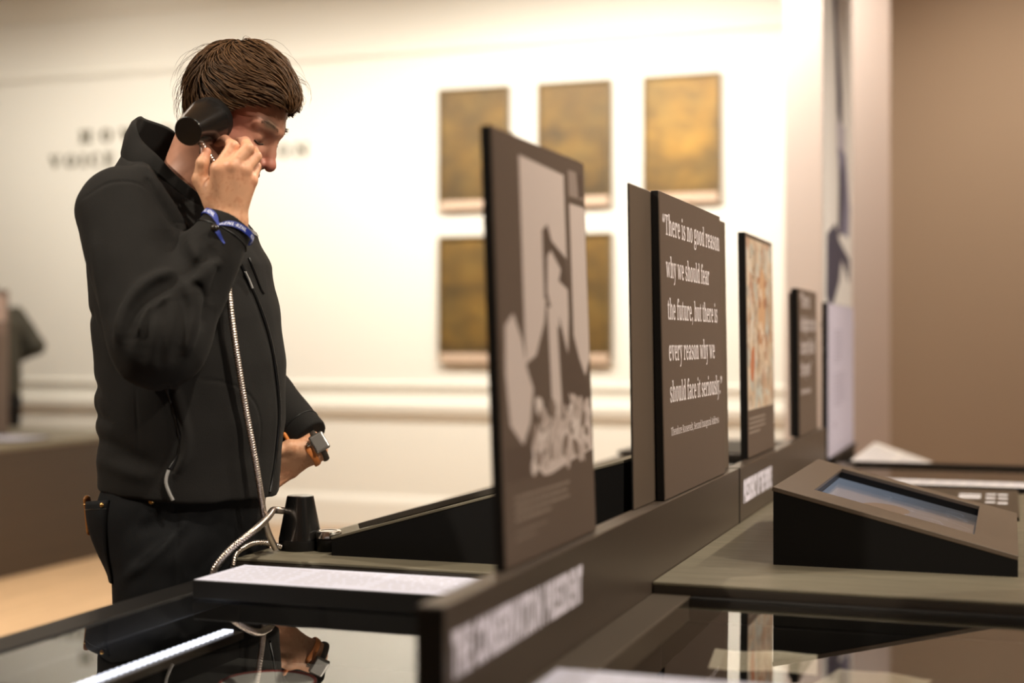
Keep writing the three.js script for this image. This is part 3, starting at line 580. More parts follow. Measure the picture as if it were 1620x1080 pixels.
// head, in its own axes (x forward, y up, z right), pitched forward
const HO = [0.0845, 1.627, 0], HK = 0.92, HP = THREE.MathUtils.degToRad(34), hc = Math.cos(HP), hs = Math.sin(HP);
const toHead = (x, y, z) => { const dx = x - HO[0], dy = y - HO[1]; return [(dx * hc - dy * hs) / HK, (dx * hs + dy * hc) / HK, (z - HO[2]) / HK]; };
const fromHead = (x, y, z) => V(HO[0] + (x * hc + y * hs) * HK, HO[1] + (-x * hs + y * hc) * HK, HO[2] + z * HK);
function headShape(x, y, z) {
  const az = Math.abs(z);
  let d = ell(x, y, z, [-0.012, 0.045, 0], [0.098, 0.092, 0.076]);
  d = smin(d, ell(x, y, z, [0.042, -0.022, 0], [0.056, 0.088, 0.058]), 0.03);
  d = smin(d, seg(x, y, az, [-0.01, -0.055, 0.052], [0.066, -0.098, 0.014], 0.022, 0.018), 0.025);
  d = smin(d, seg(x, y, az, [0.03, -0.02, 0.056], [0.075, -0.022, 0.036], 0.016, 0.017), 0.025);   // cheekbone
  d = smin(d, Math.hypot(x - 0.081, y + 0.099, z * 0.8) - 0.018, 0.015);
  d = smin(d, seg(x, y, az, [0.089, 0.034, 0.006], [0.070, 0.036, 0.045], 0.0115, 0.006), 0.016);     // brow
  d = smax(d, -(Math.hypot((x - 0.097) * 0.9, y - 0.012, (az - 0.031) * 0.85) - 0.0125), 0.014);   // socket
  d = smin(d, Math.hypot(x - 0.0745, y - 0.011, az - 0.031) - 0.0125, 0.006);                       // lid
  d = smin(d, seg(x, y, z, [0.091, 0.022, 0], [0.112, -0.024, 0], 0.0075, 0.010), 0.010);          // nose
  d = smin(d, Math.hypot(x - 0.1135, y + 0.027, z) - 0.0112, 0.008);
  d = smin(d, Math.hypot(x - 0.101, y + 0.031, az - 0.0125) - 0.0082, 0.006);
  d = smax(d, -(Math.hypot(x - 0.106, y + 0.0385, az - 0.0075) - 0.0045), 0.003);                  // nostril
  d = smin(d, seg(x, y, az, [0.098, -0.0565, 0], [0.087, -0.060, 0.022], 0.0075, 0.004), 0.007);    // lips
  d = smin(d, seg(x, y, az, [0.096, -0.069, 0], [0.086, -0.065, 0.021], 0.0075, 0.004), 0.007);
  d = smax(d, -seg(x, y, az, [0.106, -0.0625, 0], [0.092, -0.0625, 0.024], 0.0022, 0.0015), 0.003);
  d = smax(d, -seg(x, y, az, [0.098, -0.03, 0.022], [0.082, -0.062, 0.034], 0.003, 0.002), 0.012); // fold from nose to mouth
  let e = ell(x + (az - 0.078) * 0.3, y, az, [-0.004, -0.004, 0.079], [0.022, 0.033, 0.009]);
  e = smax(e, -ell(x, y, az, [0.0, -0.004, 0.088], [0.012, 0.02, 0.008]), 0.006);
  return smin(d, e, 0.006);
}
const neckTop = fromHead(-0.03, -0.045, 0).toArray();
const HANDS = [
  { wrist: [0.155, 1.437, 0.130], elbow: [0.083, 1.243, 0.232],
    th: [[0.127, 1.470, 0.135], [0.1046, 1.5115, 0.142], [0.1126, 1.5381, 0.148], [0.1175, 1.557, 0.143]], tr: [0.0150, 0.0126, 0.0106, 0.0078],
    f: [[[0.1487, 1.525, 0.155], [0.1630, 1.5650, 0.136], [0.1330, 1.5800, 0.110], [0.1110, 1.5790, 0.096]], [[0.1706, 1.5290, 0.151], [0.1890, 1.5610, 0.131], [0.1680, 1.5765, 0.104], [0.147, 1.5795, 0.090]],
      [[0.1850, 1.5244, 0.138], [0.1935, 1.5490, 0.113], [0.1770, 1.5630, 0.092], [0.1585, 1.5680, 0.082]], [[0.1880, 1.5086, 0.120], [0.1847, 1.5347, 0.097], [0.1698, 1.5505, 0.081], [0.1572, 1.5573, 0.077]]],
    r: [[0.0122, 0.0103, 0.0088, 0.0075], [0.0122, 0.0105, 0.009, 0.0078], [0.0115, 0.0098, 0.0085, 0.0075], [0.0105, 0.0085, 0.0075, 0.0065]] },
  { wrist: [0.134, 1.036, -0.210], elbow: [-0.06, 1.195, -0.250],
    th: [[0.124, 1.037, -0.190], [0.108, 1.042, -0.166], [0.091, 1.036, -0.148], [0.081, 1.022, -0.139]], tr: [0.015, 0.013, 0.0112, 0.0088],
    f: [[[0.078, 1.020, -0.160], [0.052, 1.005, -0.132], [0.040, 0.990, -0.116], [0.034, 0.975, -0.108]], [[0.083, 1.006, -0.172], [0.056, 0.989, -0.144], [0.044, 0.972, -0.126], [0.038, 0.958, -0.116]],
      [[0.089, 0.996, -0.184], [0.064, 0.975, -0.158], [0.050, 0.958, -0.140], [0.042, 0.944, -0.128]], [[0.097, 0.992, -0.196], [0.074, 0.970, -0.174], [0.060, 0.954, -0.156], [0.052, 0.942, -0.145]]],
    r: [[0.0122, 0.0105, 0.009, 0.0078], [0.0122, 0.0105, 0.009, 0.0078], [0.0115, 0.0098, 0.0085, 0.0075], [0.0105, 0.0088, 0.0075, 0.0065]] },
];
function handShape(h, x, y, z) {
  const W = h.wrist; let p = 9;
  h.f.forEach((F, i) => { p = smin(p, seg(x, y, z, [mix(W[0], F[0][0], 0.12), mix(W[1], F[0][1], 0.12), mix(W[2], F[0][2], 0.12)], F[0], 0.0185, h.r[i][0] * 1.08), 0.012); });
  p = smin(p, seg(x, y, z, W, h.th[1], 0.022, h.tr[1]), 0.014);
  p = smin(p, seg(x, y, z, h.th[0], h.f[0][0], 0.013, 0.0095), 0.016);
  h.f.forEach((F, i) => { let q = 9; for (let k = 0; k < 3; k++) q = smin(q, seg(x, y, z, F[k], F[k + 1], h.r[i][k], h.r[i][k + 1]), 0.003); p = smin(p, q, 0.0045); });
  let q = 9; for (let k = 0; k < 3; k++) q = smin(q, seg(x, y, z, h.th[k], h.th[k + 1], h.tr[k], h.tr[k + 1]), 0.004);
  p = smin(p, q, 0.006);
  return smin(p, seg(x, y, z, W, h.elbow, 0.0255, 0.036), 0.014);
}
const BODY = [[0.90, -0.005, 0.08, 0.125], [1.0, 0, 0.105, 0.145], [1.17, 0, 0.125, 0.155], [1.376, -0.02, 0.12, 0.155], [1.46, -0.028, 0.085, 0.14], [1.52, -0.03, 0.06, 0.07]];
const SHO = [[-0.02, 1.455, 0.172], [-0.07, 1.45, -0.172]];
const LEG = [[[0.004, 0.93, 0.09], [0.006, 0.50, 0.105], [-0.03, 0.09, 0.11]], [[0.004, 0.93, -0.09], [0.016, 0.50, -0.10], [-0.01, 0.09, -0.11]]];
function bodyShape(x, y, z) {
  const h = toHead(x, y, z);
  let d = headShape(...h) * HK;
  d = smin(d, seg(x, y, z, neckTop, [-0.02, 1.46, 0], 0.058, 0.066), 0.028);
  d = smin(d, seg(x, y, z, fromHead(0.03, -0.075, 0).toArray(), [0.045, 1.49, 0], 0.03, 0.03), 0.03);
  let t = smax(stack(BODY, x, y, z), Math.max(0.89 - y, y - 1.53), 0.03);
  for (let s = 0; s < 2; s++) {
    t = smin(t, seg(x, y, z, SHO[s], HANDS[s].elbow, 0.055, 0.042), 0.03);
    t = smin(t, seg(x, y, z, LEG[s][0], LEG[s][1], 0.058, 0.05), 0.02); t = smin(t, seg(x, y, z, LEG[s][1], LEG[s][2], 0.05, 0.04), 0.02);
  }
  d = smin(d, t, 0.03);
  for (const k of HANDS) { const b = Math.hypot(x - k.wrist[0], y - k.wrist[1], z - k.wrist[2]); d = b < 0.32 ? smin(d, handShape(k, x, y, z), 0.004) : d; }
  return d;
}
const skinTone = (x, y, z) => {
  const [a, u, w] = toHead(x, y, z), near = (px, py, pz, r) => Math.exp(-((a - px) ** 2 + (u - py) ** 2 + (Math.abs(w) - pz) ** 2) / (r * r));
  const n = noise.noise(x * 160, y * 160, z * 160), n2 = noise.noise(x * 60 + 9, y * 60, z * 60);
  let c = [0.50, 0.255, 0.165];
  const head = Math.hypot(a, u, w) < 0.17;
  if (head) {
    const red = clamp(near(0.115, -0.03, 0, 0.022) + 0.8 * near(0.075, -0.03, 0.045, 0.03) + 0.9 * near(0.01, 0.0, 0.078, 0.04) + 0.5 * near(0.05, 0.03, 0.07, 0.03), 0, 1);
    c = [mix(0.47, 0.44, red), mix(0.225, 0.135, red), mix(0.145, 0.10, red)];
    const brow = near(0.088, 0.0405, 0.018, 0.011) + near(0.082, 0.043, 0.034, 0.011), lip = near(0.1, -0.061, 0, 0.013) + near(0.093, -0.062, 0.015, 0.01), lash = near(0.083, 0.0045, 0.031, 0.0065);
    c = [mix(c[0], 0.16, clamp(brow, 0, 0.8)), mix(c[1], 0.085, clamp(brow, 0, 0.65)), mix(c[2], 0.05, clamp(brow, 0, 0.65))];
    c = [c[0] * (1 - 0.12 * clamp(lip, 0, 1)), c[1] * (1 - 0.4 * clamp(lip, 0, 1)), c[2] * (1 - 0.3 * clamp(lip, 0, 1))];
    const k = 1 - 0.75 * clamp(lash, 0, 1); c = c.map((v) => v * k);
    const beard = clamp(0.5 * near(0.07, -0.08, 0.03, 0.04), 0, 0.25); c = c.map((v) => v * (1 - beard));
  } else {
    const fr = 0.55 * sstep(n + 0.7 * n2, 0.05, 0.6);
    c = [mix(0.66, 0.48, fr), mix(0.35, 0.205, fr), mix(0.205, 0.105, fr)];
    for (const h of HANDS) for (const F of h.f) for (const k of [0, 1, 2]) { const e = Math.exp(-((x - F[k][0]) ** 2 + (y - F[k][1]) ** 2 + (z - F[k][2]) ** 2) / 2.2e-4) * 0.45; c = [c[0] * (1 - 0.05 * e), c[1] * (1 - 0.3 * e), c[2] * (1 - 0.3 * e)]; }
    for (const h of HANDS) { const T = h.th[3], e = Math.exp(-((x - T[0]) ** 2 + (y - T[1]) ** 2 + (z - T[2]) ** 2) / 1.6e-4) * 0.5; c = [c[0], c[1] * (1 - 0.5 * e), c[2] * (1 - 0.4 * e)]; }
  }
  return c.map((v) => v * (1 + 0.08 * n2 + 0.05 * n));
};
const skinMat = new THREE.MeshPhysicalMaterial({ color: 0xffffff, vertexColors: true, roughness: 0.52, sheen: 0.15, sheenRoughness: 0.5, sheenColor: lin(0.5, 0.3, 0.25) });
{
  const parts = [
    netMesh(bodyShape, [-0.12, 1.475, -0.11], [0.25, 1.83, 0.115], 0.0026, skinTone),
    netMesh(bodyShape, [0.07, 1.40, 0.055], [0.225, 1.63, 0.185], 0.0024, skinTone),
    netMesh(bodyShape, [0.05, 0.90, -0.26], [0.19, 1.09, -0.10], 0.0026, skinTone),
    netMesh(bodyShape, [-0.2, 0.04, -0.34], [0.2, 1.50, 0.34], 0.012, skinTone),
  ];
  obj('body', mergeGeometries(parts), skinMat, man);
}

// jacket
const TORSO = [[0.93, 0.002, 0.138, 0.178], [0.99, -0.002, 0.148, 0.186], [1.03, -0.002, 0.151, 0.187], [1.10, 0, 0.158, 0.190], [1.20, 0, 0.158, 0.191], [1.28, -0.008, 0.157, 0.192], [1.376, -0.022, 0.150, 0.192], [1.43, -0.030, 0.130, 0.178], [1.475, -0.042, 0.112, 0.155], [1.525, -0.050, 0.094, 0.122], [1.58, -0.046, 0.076, 0.092]];
const EL = [[0.083, 1.243, 0.232], [-0.06, 1.195, -0.250]], CUFF = [[0.157, 1.4405, 0.131], [0.124, 1.054, -0.213]];
const dirOf = (A, B) => { const v = [B[0] - A[0], B[1] - A[1], B[2] - A[2]], l = Math.hypot(...v); return v.map((q) => q / l); };
const CD = [dirOf(EL[0], CUFF[0]), dirOf(EL[1], CUFF[1])];
function jacketBase(x, y, z) {
  let t = stack(TORSO, x, y, z);
  t = smax(t, Math.max((0.9735 - 0.075 * x - y) * 0.9, (y + 0.6 * x - 1.512) * 0.86), 0.006);
  const k = mix(0.012, 0.05, sstep(y, 1.39, 1.48));
  for (let s = 0; s < 2; s++) {
    const S = s ? [-0.075, 1.45, -0.165] : [-0.026, 1.458, 0.172];
    let u = seg(x, y, z, S, EL[s], s ? 0.07 : 0.078, s ? 0.068 : 0.079);
    const c = CUFF[s], e = [c[0] + CD[s][0] * 0.05, c[1] + CD[s][1] * 0.05, c[2] + CD[s][2] * 0.05];
    let fo = seg(x, y, z, EL[s], e, s ? 0.066 : 0.074, s ? 0.037 : 0.037);
    fo = smax(fo, (x - c[0]) * CD[s][0] + (y - c[1]) * CD[s][1] + (z - c[2]) * CD[s][2], 0.004);
    u = smin(u, fo, s ? 0.03 : 0.022);
    t = smin(t, u, k);
  }
  return t;
}
// folds and seams: polylines [x, y] laid on the cloth, each with depth and width (negative depth raises a ridge)
const FOLDS = [];
const foldOf = (q, depth, w) => { const lo = [9, 9, 9], hi = [-9, -9, -9]; q.forEach((v) => v.toArray().forEach((c, k) => { lo[k] = Math.min(lo[k], c - 2.6 * w); hi[k] = Math.max(hi[k], c + 2.6 * w); })); return { q: q.map((v) => v.toArray()), depth, w, lo, hi }; };
const addFold = (b, pts, depth, w) => { const q = onPath(jacketBase, b, pts, 0, 3); FOLDS.push(foldOf(q, (Math.abs(depth) > 0.004 ? 2.5 : 1) * depth, w)); };
addFold(0.3, [[0.169, 1.341], [0.120, 1.324], [0.085, 1.290], [0.071, 1.235]], 0.011, 0.008);
addFold(0.3, [[0.155, 1.329], [0.118, 1.300], [0.100, 1.250], [0.096, 1.205]], 0.008, 0.007);
addFold(0.3, [[0.160, 1.352], [0.105, 1.331], [0.066, 1.290], [0.050, 1.235]], -0.006, 0.011);
addFold(0.3, [[0.150, 1.318], [0.107, 1.290], [0.086, 1.245]], -0.005, 0.008);
addFold(0.28, [[0.147, 1.325], [0.161, 1.290], [0.159, 1.250], [0.142, 1.205]], 0.008, 0.008);
addFold(0.28, [[0.162, 1.335], [0.178, 1.295], [0.174, 1.255], [0.16, 1.215]], -0.005, 0.01);
addFold(0.3, [[0.132, 1.300], [0.136, 1.250], [0.128, 1.200]], 0.006, 0.007);
addFold(0.22, [[0.139, 1.342], [0.160, 1.311], [0.150, 1.260]], 0.006, 0.009);
addFold(0.24, [[0.100, 1.423], [0.128, 1.372], [0.145, 1.347]], 0.012, 0.011);
addFold(0.2, [[0.165, 1.395], [0.135, 1.364], [0.100, 1.347]], 0.011, 0.008);
addFold(0.2, [[0.178, 1.375], [0.150, 1.349], [0.12, 1.335]], -0.006, 0.009);
addFold(0.24, [[-0.059, 1.475], [-0.016, 1.497], [0.033, 1.500], [0.075, 1.484], [0.108, 1.440]], 0.0025, 0.0032);
addFold(0.2, [[0.014, 1.545], [0.048, 1.506], [0.085, 1.458], [0.115, 1.413]], -0.006, 0.016);
addFold(0.2, [[0.030, 1.52], [0.068, 1.466], [0.100, 1.42]], 0.006, 0.009);
addFold(0.17, [[-0.003, 1.165], [0.001, 1.091], [0.006, 1.0]], 0.002, 0.003);
addFold(0.17, [[-0.12, 1.078], [-0.065, 1.068], [-0.021, 1.048], [0.041, 1.028]], 0.006, 0.011);
addFold(0.17, [[-0.12, 1.05], [-0.07, 1.035], [-0.02, 1.02], [0.03, 1.01]], -0.004, 0.012);
addFold(0.17, [[-0.14, 1.13], [-0.10, 1.12], [-0.05, 1.10]], 0.005, 0.012);
addFold(0.15, [[0.045, 1.165], [0.058, 1.123], [0.069, 1.081], [0.066, 1.049], [0.050, 1.018]], 0.008, 0.006);
addFold(0.15, [[0.055, 1.17], [0.070, 1.123], [0.081, 1.081], [0.078, 1.049], [0.062, 1.018]], -0.006, 0.008);
addFold(0.12, [[0.070, 1.176], [0.138, 1.171], [0.186, 1.150], [0.206, 1.113], [0.206, 1.050]], 0.002, 0.003);
addFold(0.0, [[0.100, 1.375], [0.134, 1.307], [0.155, 1.251], [0.169, 1.185], [0.175, 1.118], [0.170, 1.051], [0.161, 0.996], [0.155, 0.97]], 0.0035, 0.006);
addFold(0.27, [[-0.074, 1.428], [-0.045, 1.35], [0.0, 1.246]], 0.004, 0.009);
addFold(0.27, [[-0.0126, 1.421], [-0.008, 1.34], [0.006, 1.25]], -0.0038, 0.012);
addFold(0.2, [[0.118, 1.405], [0.150, 1.350], [0.135, 1.29], [0.108, 1.24]], -0.0042, 0.011);
addFold(0.2, [[0.140, 1.415], [0.172, 1.355], [0.160, 1.30]], 0.0042, 0.010);
addFold(0.17, [[-0.135, 1.23], [-0.11, 1.19], [-0.07, 1.15]], 0.0042, 0.012);
function folds(x, y, z, F) {
  let s = 0;
  for (const { q, depth, w, lo, hi } of F) {
    if (x < lo[0] || x > hi[0] || y < lo[1] || y > hi[1] || z < lo[2] || z > hi[2]) continue;
    let best = 9, at = 0;
    for (let i = 0; i < q.length - 1; i++) {
      const A = q[i], B = q[i + 1], bx = B[0] - A[0], by = B[1] - A[1], bz = B[2] - A[2], px = x - A[0], py = y - A[1], pz = z - A[2], t = clamp((px * bx + py * by + pz * bz) / (bx * bx + by * by + bz * bz + 1e-9), 0, 1);
      const r = (px - bx * t) ** 2 + (py - by * t) ** 2 + (pz - bz * t) ** 2; if (r < best) { best = r; at = (i + t) / (q.length - 1); }
    }
    s += depth * (depth > 0.004 ? Math.exp(-1.25 * Math.sqrt(best) / w) : Math.exp(-best / (w * w))) * Math.min(1, 5 * at + 0.15, 5 * (1 - at) + 0.15);
  }
  return s;
}
const jacket = (x, y, z) => {
  let d = jacketBase(x, y, z);
  if (Math.abs(d) > 0.03) return d;
  d += folds(x, y, z, FOLDS);
  d += 0.004 * noise.noise(x * 9 + 3, y * 6, z * 9) + 0.0022 * noise.noise(x * 24, y * 17, z * 24 + 5);
  return d;
};
const fleeceTex = dataTex(256, 256, (u, v) => { const a = 0.5 + 0.55 * fbm(u * 60, v * 60, 2.2, 3); return [a, a, a]; }, false);
fleeceTex.repeat.set(12, 12);
const fleece = new THREE.MeshPhysicalMaterial({ color: lin(0.0135, 0.0122, 0.0112), roughness: 0.92, specularIntensity: 0.4, bumpMap: fleeceTex, bumpScale: 0.0005, sheen: 0.16, sheenRoughness: 0.6, sheenColor: lin(0.30, 0.27, 0.23) });
const cloth = new THREE.MeshPhysicalMaterial({ color: lin(0.0055, 0.0058, 0.0068), roughness: 0.8, specularIntensity: 0.4, bumpMap: fleeceTex, bumpScale: 0.0003, sheen: 0.1, sheenRoughness: 0.5, sheenColor: lin(0.25, 0.27, 0.3) });
const jk = obj('jacket', netMesh(jacket, [-0.21, 0.93, -0.37], [0.24, 1.60, 0.34], 0.0042), fleece, man);
{ // standing collar: a closed band round the neck, lower in front
  const P = [], I = [], n = 72, prof = [[0, 0, 1], [0, 0.35, 1], [0, 0.7, 1], [0, 0.95, 1], [0.3, 1.02, 0.5], [0, 0.95, 0], [0, 0.7, 0], [0, 0.35, 0], [0, 0, 0]], m = prof.length, f0 = 0.30;
  for (let i = 0; i <= n; i++) {
    const q = f0 + (2 * Math.PI - 2 * f0) * i / n, cq = Math.cos(q), sq = Math.sin(q), k = (1 - cq) / 2;
    const wob = 0.004 * Math.sin(q * 5 + 1) + 0.003 * Math.sin(q * 9);
    const base = V(-0.022 + 0.098 * cq, 1.438 + 0.115 * k, 0.100 * sq), top = V(-0.012 + (cq > 0 ? 0.086 : 0.088) * cq + wob, 1.478 + 0.168 * k ** 1.02, (0.094 + wob) * sq), out = V(cq, 0.15, sq).normalize();
    for (const [, h, o] of prof) { const p = base.clone().lerp(top, h).addScaledVector(out, (o - 0.5) * 0.009 + 0.010 * Math.sin(Math.PI * Math.min(h, 1)) * (cq < 0 ? 1 : 0.4)); P.push(p.x, p.y, p.z); }
  }
  for (let i = 0; i < n; i++) for (let k = 0; k < m; k++) { const a = i * m + k, b = i * m + (k + 1) % m; I.push(a, b, a + m, b, b + m, a + m); }
  for (const i of [0, n]) for (let k = 1; k < m - 1; k++) i ? I.push(i * m, i * m + k + 1, i * m + k) : I.push(0, k, k + 1);
  const g = new THREE.BufferGeometry(); g.setAttribute('position', new THREE.Float32BufferAttribute(P, 3)); g.setIndex(I); g.computeVertexNormals();
  const p = g.attributes.position, uv = []; for (let i = 0; i < p.count; i++) uv.push(p.getX(i) - p.getZ(i), p.getY(i)); g.setAttribute('uv', new THREE.Float32BufferAttribute(uv, 2));
  obj('collar', g, Object.assign(fleece.clone(), { side: THREE.DoubleSide }), jk);
}
const along = (name, f, b, pts, r, mat, parent, lift = 0.001, n = 6) => obj(name, tube(onPath(f, b, pts, lift, n), r, 10 * pts.length, 7), mat, parent);
const cordGrey = std(lin(0.30, 0.29, 0.28), 0.6), zipMat = std(lin(0.006, 0.006, 0.006), 0.35);
along('zipper', jacket, 0.0, [[0.100, 1.375], [0.134, 1.307], [0.155, 1.251], [0.169, 1.185], [0.175, 1.118], [0.170, 1.051], [0.161, 0.996], [0.156, 0.975]], 0.0035, zipMat, jk);
along('zip_pull', jacket, 0.0, [[0.103, 1.363], [0.111, 1.346], [0.117, 1.332]], 0.0022, cordGrey, jk, 0.006);
along('pocket_zip', jacket, -0.04, [[0.092, 1.390], [0.103, 1.365], [0.117, 1.333], [0.122, 1.326]], 0.0025, zipMat, jk);
along('pocket_zip', jacket, 0.15, [[0.045, 1.16], [0.058, 1.123], [0.069, 1.081], [0.066, 1.049], [0.051, 1.026]], 0.0035, zipMat, jk, 0);
along('zip_pull', jacket, 0.17, [[0.060, 1.026], [0.057, 1.005], [0.063, 0.989], [0.070, 0.977]], 0.0028, cordGrey, jk, 0.006);
{ // embroidered word on the chest, partly behind the raised sleeve
  const f = await new FontLoader().loadAsync('fonts/droid/droid_sans_regular.typeface.json');
  const g = new TextGeometry('columns', { font: f, size: 0.0125, depth: 0.001, curveSegments: 3, bevelEnabled: false }); g.computeBoundingBox();
  const p = onto(jacket, 0.098, 1.432, -0.05, 0.0008), nn = grad(jacket, p, 0.01), w = g.boundingBox.max.x;
  const across = V(0, 0.0, -1).addScaledVector(nn, nn.z).normalize(), up = nn.clone().cross(across);
  g.translate(-w * 0.65, 0, 0);
  const m = obj('embroidery', g, std(lin(0.34, 0.33, 0.32), 0.8), jk); m.matrixAutoUpdate = true;
  m.quaternion.setFromRotationMatrix(new THREE.Matrix4().makeBasis(across, up, nn)); m.position.copy(p);
}
// hem and cuff bands are stitched lines
for (const s of [0, 1]) {
  const ring = [], c = V(...CUFF[s]).addScaledVector(V(...CD[s]), -0.03), d = V(...CD[s]), u = V(0, 0, 1).cross(d).normalize(), w = d.clone().cross(u);
  for (let i = 0; i < 28; i++) { const a = i / 28 * Math.PI * 2, dir = u.clone().multiplyScalar(Math.cos(a)).addScaledVector(w, Math.sin(a)); const p = c.clone().addScaledVector(dir, 0.03); for (let k = 0; k < 60 && jacket(p.x, p.y, p.z) < 0.0002; k++) p.addScaledVector(dir, 0.0006); ring.push(p); }
  obj('cuff_seam', new THREE.TubeGeometry(new THREE.CatmullRomCurve3(ring, true), 80, 0.0012, 5, true), zipMat, jk);
}

// trousers
const HIP = [[0.78, 0.006, 0.088, 0.175], [0.84, 0.004, 0.096, 0.175], [0.90, -0.004, 0.112, 0.175], [0.96, -0.008, 0.126, 0.174], [1.04, -0.004, 0.124, 0.165]];
function trouserBase(x, y, z) {
  let d = smax(stack(HIP, x, y, z), Math.max(y - 1.03, 0.80 - y), 0.02);
  for (let s = 0; s < 2; s++) {
    const L = LEG[s];
    d = smin(d, seg(x, y, z, [0.004, 0.86, L[0][2]], L[1], 0.092, 0.074), 0.02);
    d = smin(d, smax(seg(x, y, z, L[1], [L[2][0], 0.0, L[2][2]], 0.072, 0.066), 0.045 - y, 0.004), 0.02);
    d = smin(d, Math.hypot(x + 0.030, y - 0.925, z - L[0][2]) - 0.090, 0.03);
  }
  return d;
}
const TF = [];
const addTF = (b, pts, depth, w) => { const q = onPath(trouserBase, b, pts, 0, 3); TF.push(foldOf(q, depth, w * 1.3)); };
addTF(0.1, [[0.06, 0.94], [0.02, 0.90], [-0.03, 0.86], [-0.08, 0.82]], -0.006, 0.008);
addTF(0.1, [[0.04, 0.93], [0.0, 0.885], [-0.05, 0.845]], 0.006, 0.008);
addTF(0.1, [[0.05, 0.96], [0.0, 0.93], [-0.05, 0.91]], 0.004, 0.01);
addTF(0.1, [[0.03, 0.99], [0.032, 0.93], [0.032, 0.86], [0.03, 0.80]], 0.003, 0.003);
addTF(0.1, [[0.15, 0.90], [0.10, 0.87], [0.06, 0.83]], 0.006, 0.015);
const trousers = (x, y, z) => { const d = trouserBase(x, y, z); return Math.abs(d) > 0.03 ? d : d + folds(x, y, z, TF) + 0.004 * noise.noise(x * 12, y * 8 + 4, z * 12) + 0.002 * noise.noise(x * 30, y * 22, z * 30); };
const tr = obj('trousers', netMesh(trousers, [-0.2, 0.02, -0.25], [0.16, 1.04, 0.25], 0.0065), cloth, man);
{ // back pocket: a thick patch over the seat, standing off at its top edge
  const ray = (q, y) => { const dir = V(Math.cos(q), 0, Math.sin(q)), p = V(-0.01, y, 0.0).addScaledVector(dir, 0.35); for (let i = 0; i < 300; i++) { const s = trousers(p.x, p.y, p.z); if (s < 0.0004) break; p.addScaledVector(dir, -Math.max(0.0004, s * 0.7)); } return [p, dir]; };
  const P = [], I = [], nu = 20, nv = 20;
  for (const side of [1, 0]) for (let j = 0; j <= nv; j++) for (let i = 0; i <= nu; i++) {
    const u = i / nu, v = j / nv, y = mix(0.972, 0.828, v) - 0.020 * u * (1 - v), q0 = Math.PI * 0.575, q1 = Math.PI * 0.90, q = mix(q0 + 0.03 * v, q1 - 0.06 * v, u);
    const [p, d] = ray(q, y), off = side ? 0.0035 + 0.013 * Math.exp(-((v / 0.3) ** 2)) * Math.sin(Math.PI * clamp(u * 1.0, 0, 1)) ** 0.6 + 0.004 * Math.sin(Math.PI * u) : -0.006;
    p.addScaledVector(d, off); P.push(p.x, p.y, p.z);
  }
  const w = nu + 1, K = w * (nv + 1);
  for (let j = 0; j < nv; j++) for (let i = 0; i < nu; i++) { const a = j * w + i; I.push(a, a + 1, a + w, a + 1, a + w + 1, a + w); }
  const edge = (a, b) => I.push(a, a + K, b, b, a + K, b + K);
  for (let i = 0; i < nu; i++) { edge(i, i + 1); edge(nv * w + i + 1, nv * w + i); } for (let j = 0; j < nv; j++) { edge((j + 1) * w, j * w); edge(j * w + nu, (j + 1) * w + nu); }
  const g = new THREE.BufferGeometry(); g.setAttribute('position', new THREE.Float32BufferAttribute(P, 3)); g.setIndex(I); g.computeVertexNormals(); g.setAttribute('uv', new THREE.Float32BufferAttribute(P.flatMap((_, i) => (i % 3 ? [] : [P[i + 2], P[i + 1]])), 2));
  const pk = obj('back_pocket', g, Object.assign(cloth.clone(), { side: THREE.DoubleSide }), tr);
  const line = (v, u0, u1) => { const pts = []; for (let k = 0; k <= 12; k++) { const u = mix(u0, u1, k / 12), i = Math.round(u * nu), j = Math.round(v * nv), a = (j * w + i) * 3; pts.push(V(P[a], P[a + 1], P[a + 2])); } return pts; };
  obj('stitching', tube(line(0.12, 0, 1), 0.0009, 40, 5), zipMat, pk);
  const r = new THREE.SphereGeometry(0.0042, 12, 8); const a = (1 * w + 1) * 3; r.translate(P[a], P[a + 1], P[a + 2]); obj('rivet', r, M.gold, pk);
  const h = new THREE.SphereGeometry(0.005, 12, 8), hp = onto(trousers, 0.028, 0.972, 0.17, 0.001); h.translate(...hp.toArray()); obj('rivet', h, M.gold, tr);
  const t = thing('spectacle_case', 'amber-brown slim case tip sticking out of the back pocket of the man', 'case', MAN);
  const i0 = Math.round(0.45 * nu) * 3, c = V(P[i0], P[i0 + 1], P[i0 + 2]), cs = new THREE.CapsuleGeometry(0.0075, 0.055, 6, 16); cs.scale(0.62, 1, 1.3); cs.rotateZ(0.12); cs.translate(c.x + 0.006, c.y - 0.024, c.z);
  obj('case_shell', cs, std(lin(0.30, 0.12, 0.035), 0.25), t);
  const bd = new THREE.TorusGeometry(0.0078, 0.0012, 6, 20); bd.scale(0.68, 1.35, 1); bd.rotateX(Math.PI / 2); bd.translate(c.x + 0.0048, c.y - 0.004, c.z); obj('case_band', bd, M.gold, t);
}
// shoes
for (const s of [0, 1]) {
  const [ax, , az] = LEG[s][2];
  const f = (x, y, z) => { let d = smin(seg(x, y, z, [ax - 0.03, 0.045, az], [ax + 0.15, 0.028, az], 0.042, 0.034), seg(x, y, z, [ax, 0.05, az], [ax, 0.10, az], 0.044, 0.042), 0.03); return smax(d, 0.001 - y, 0.004); };
  const sh = obj('shoe', netMesh(f, [ax - 0.12, -0.01, az - 0.08], [ax + 0.22, 0.16, az + 0.08], 0.006), M.black, man);
  obj('sole', netMesh((x, y, z) => Math.max(seg(x, 0.03, z, [ax - 0.03, 0.03, az], [ax + 0.15, 0.03, az], 0.044, 0.037), y - 0.022, 0.0005 - y), [ax - 0.12, -0.01, az - 0.08], [ax + 0.22, 0.04, az + 0.08], 0.006), M.blackMatte, sh);
}

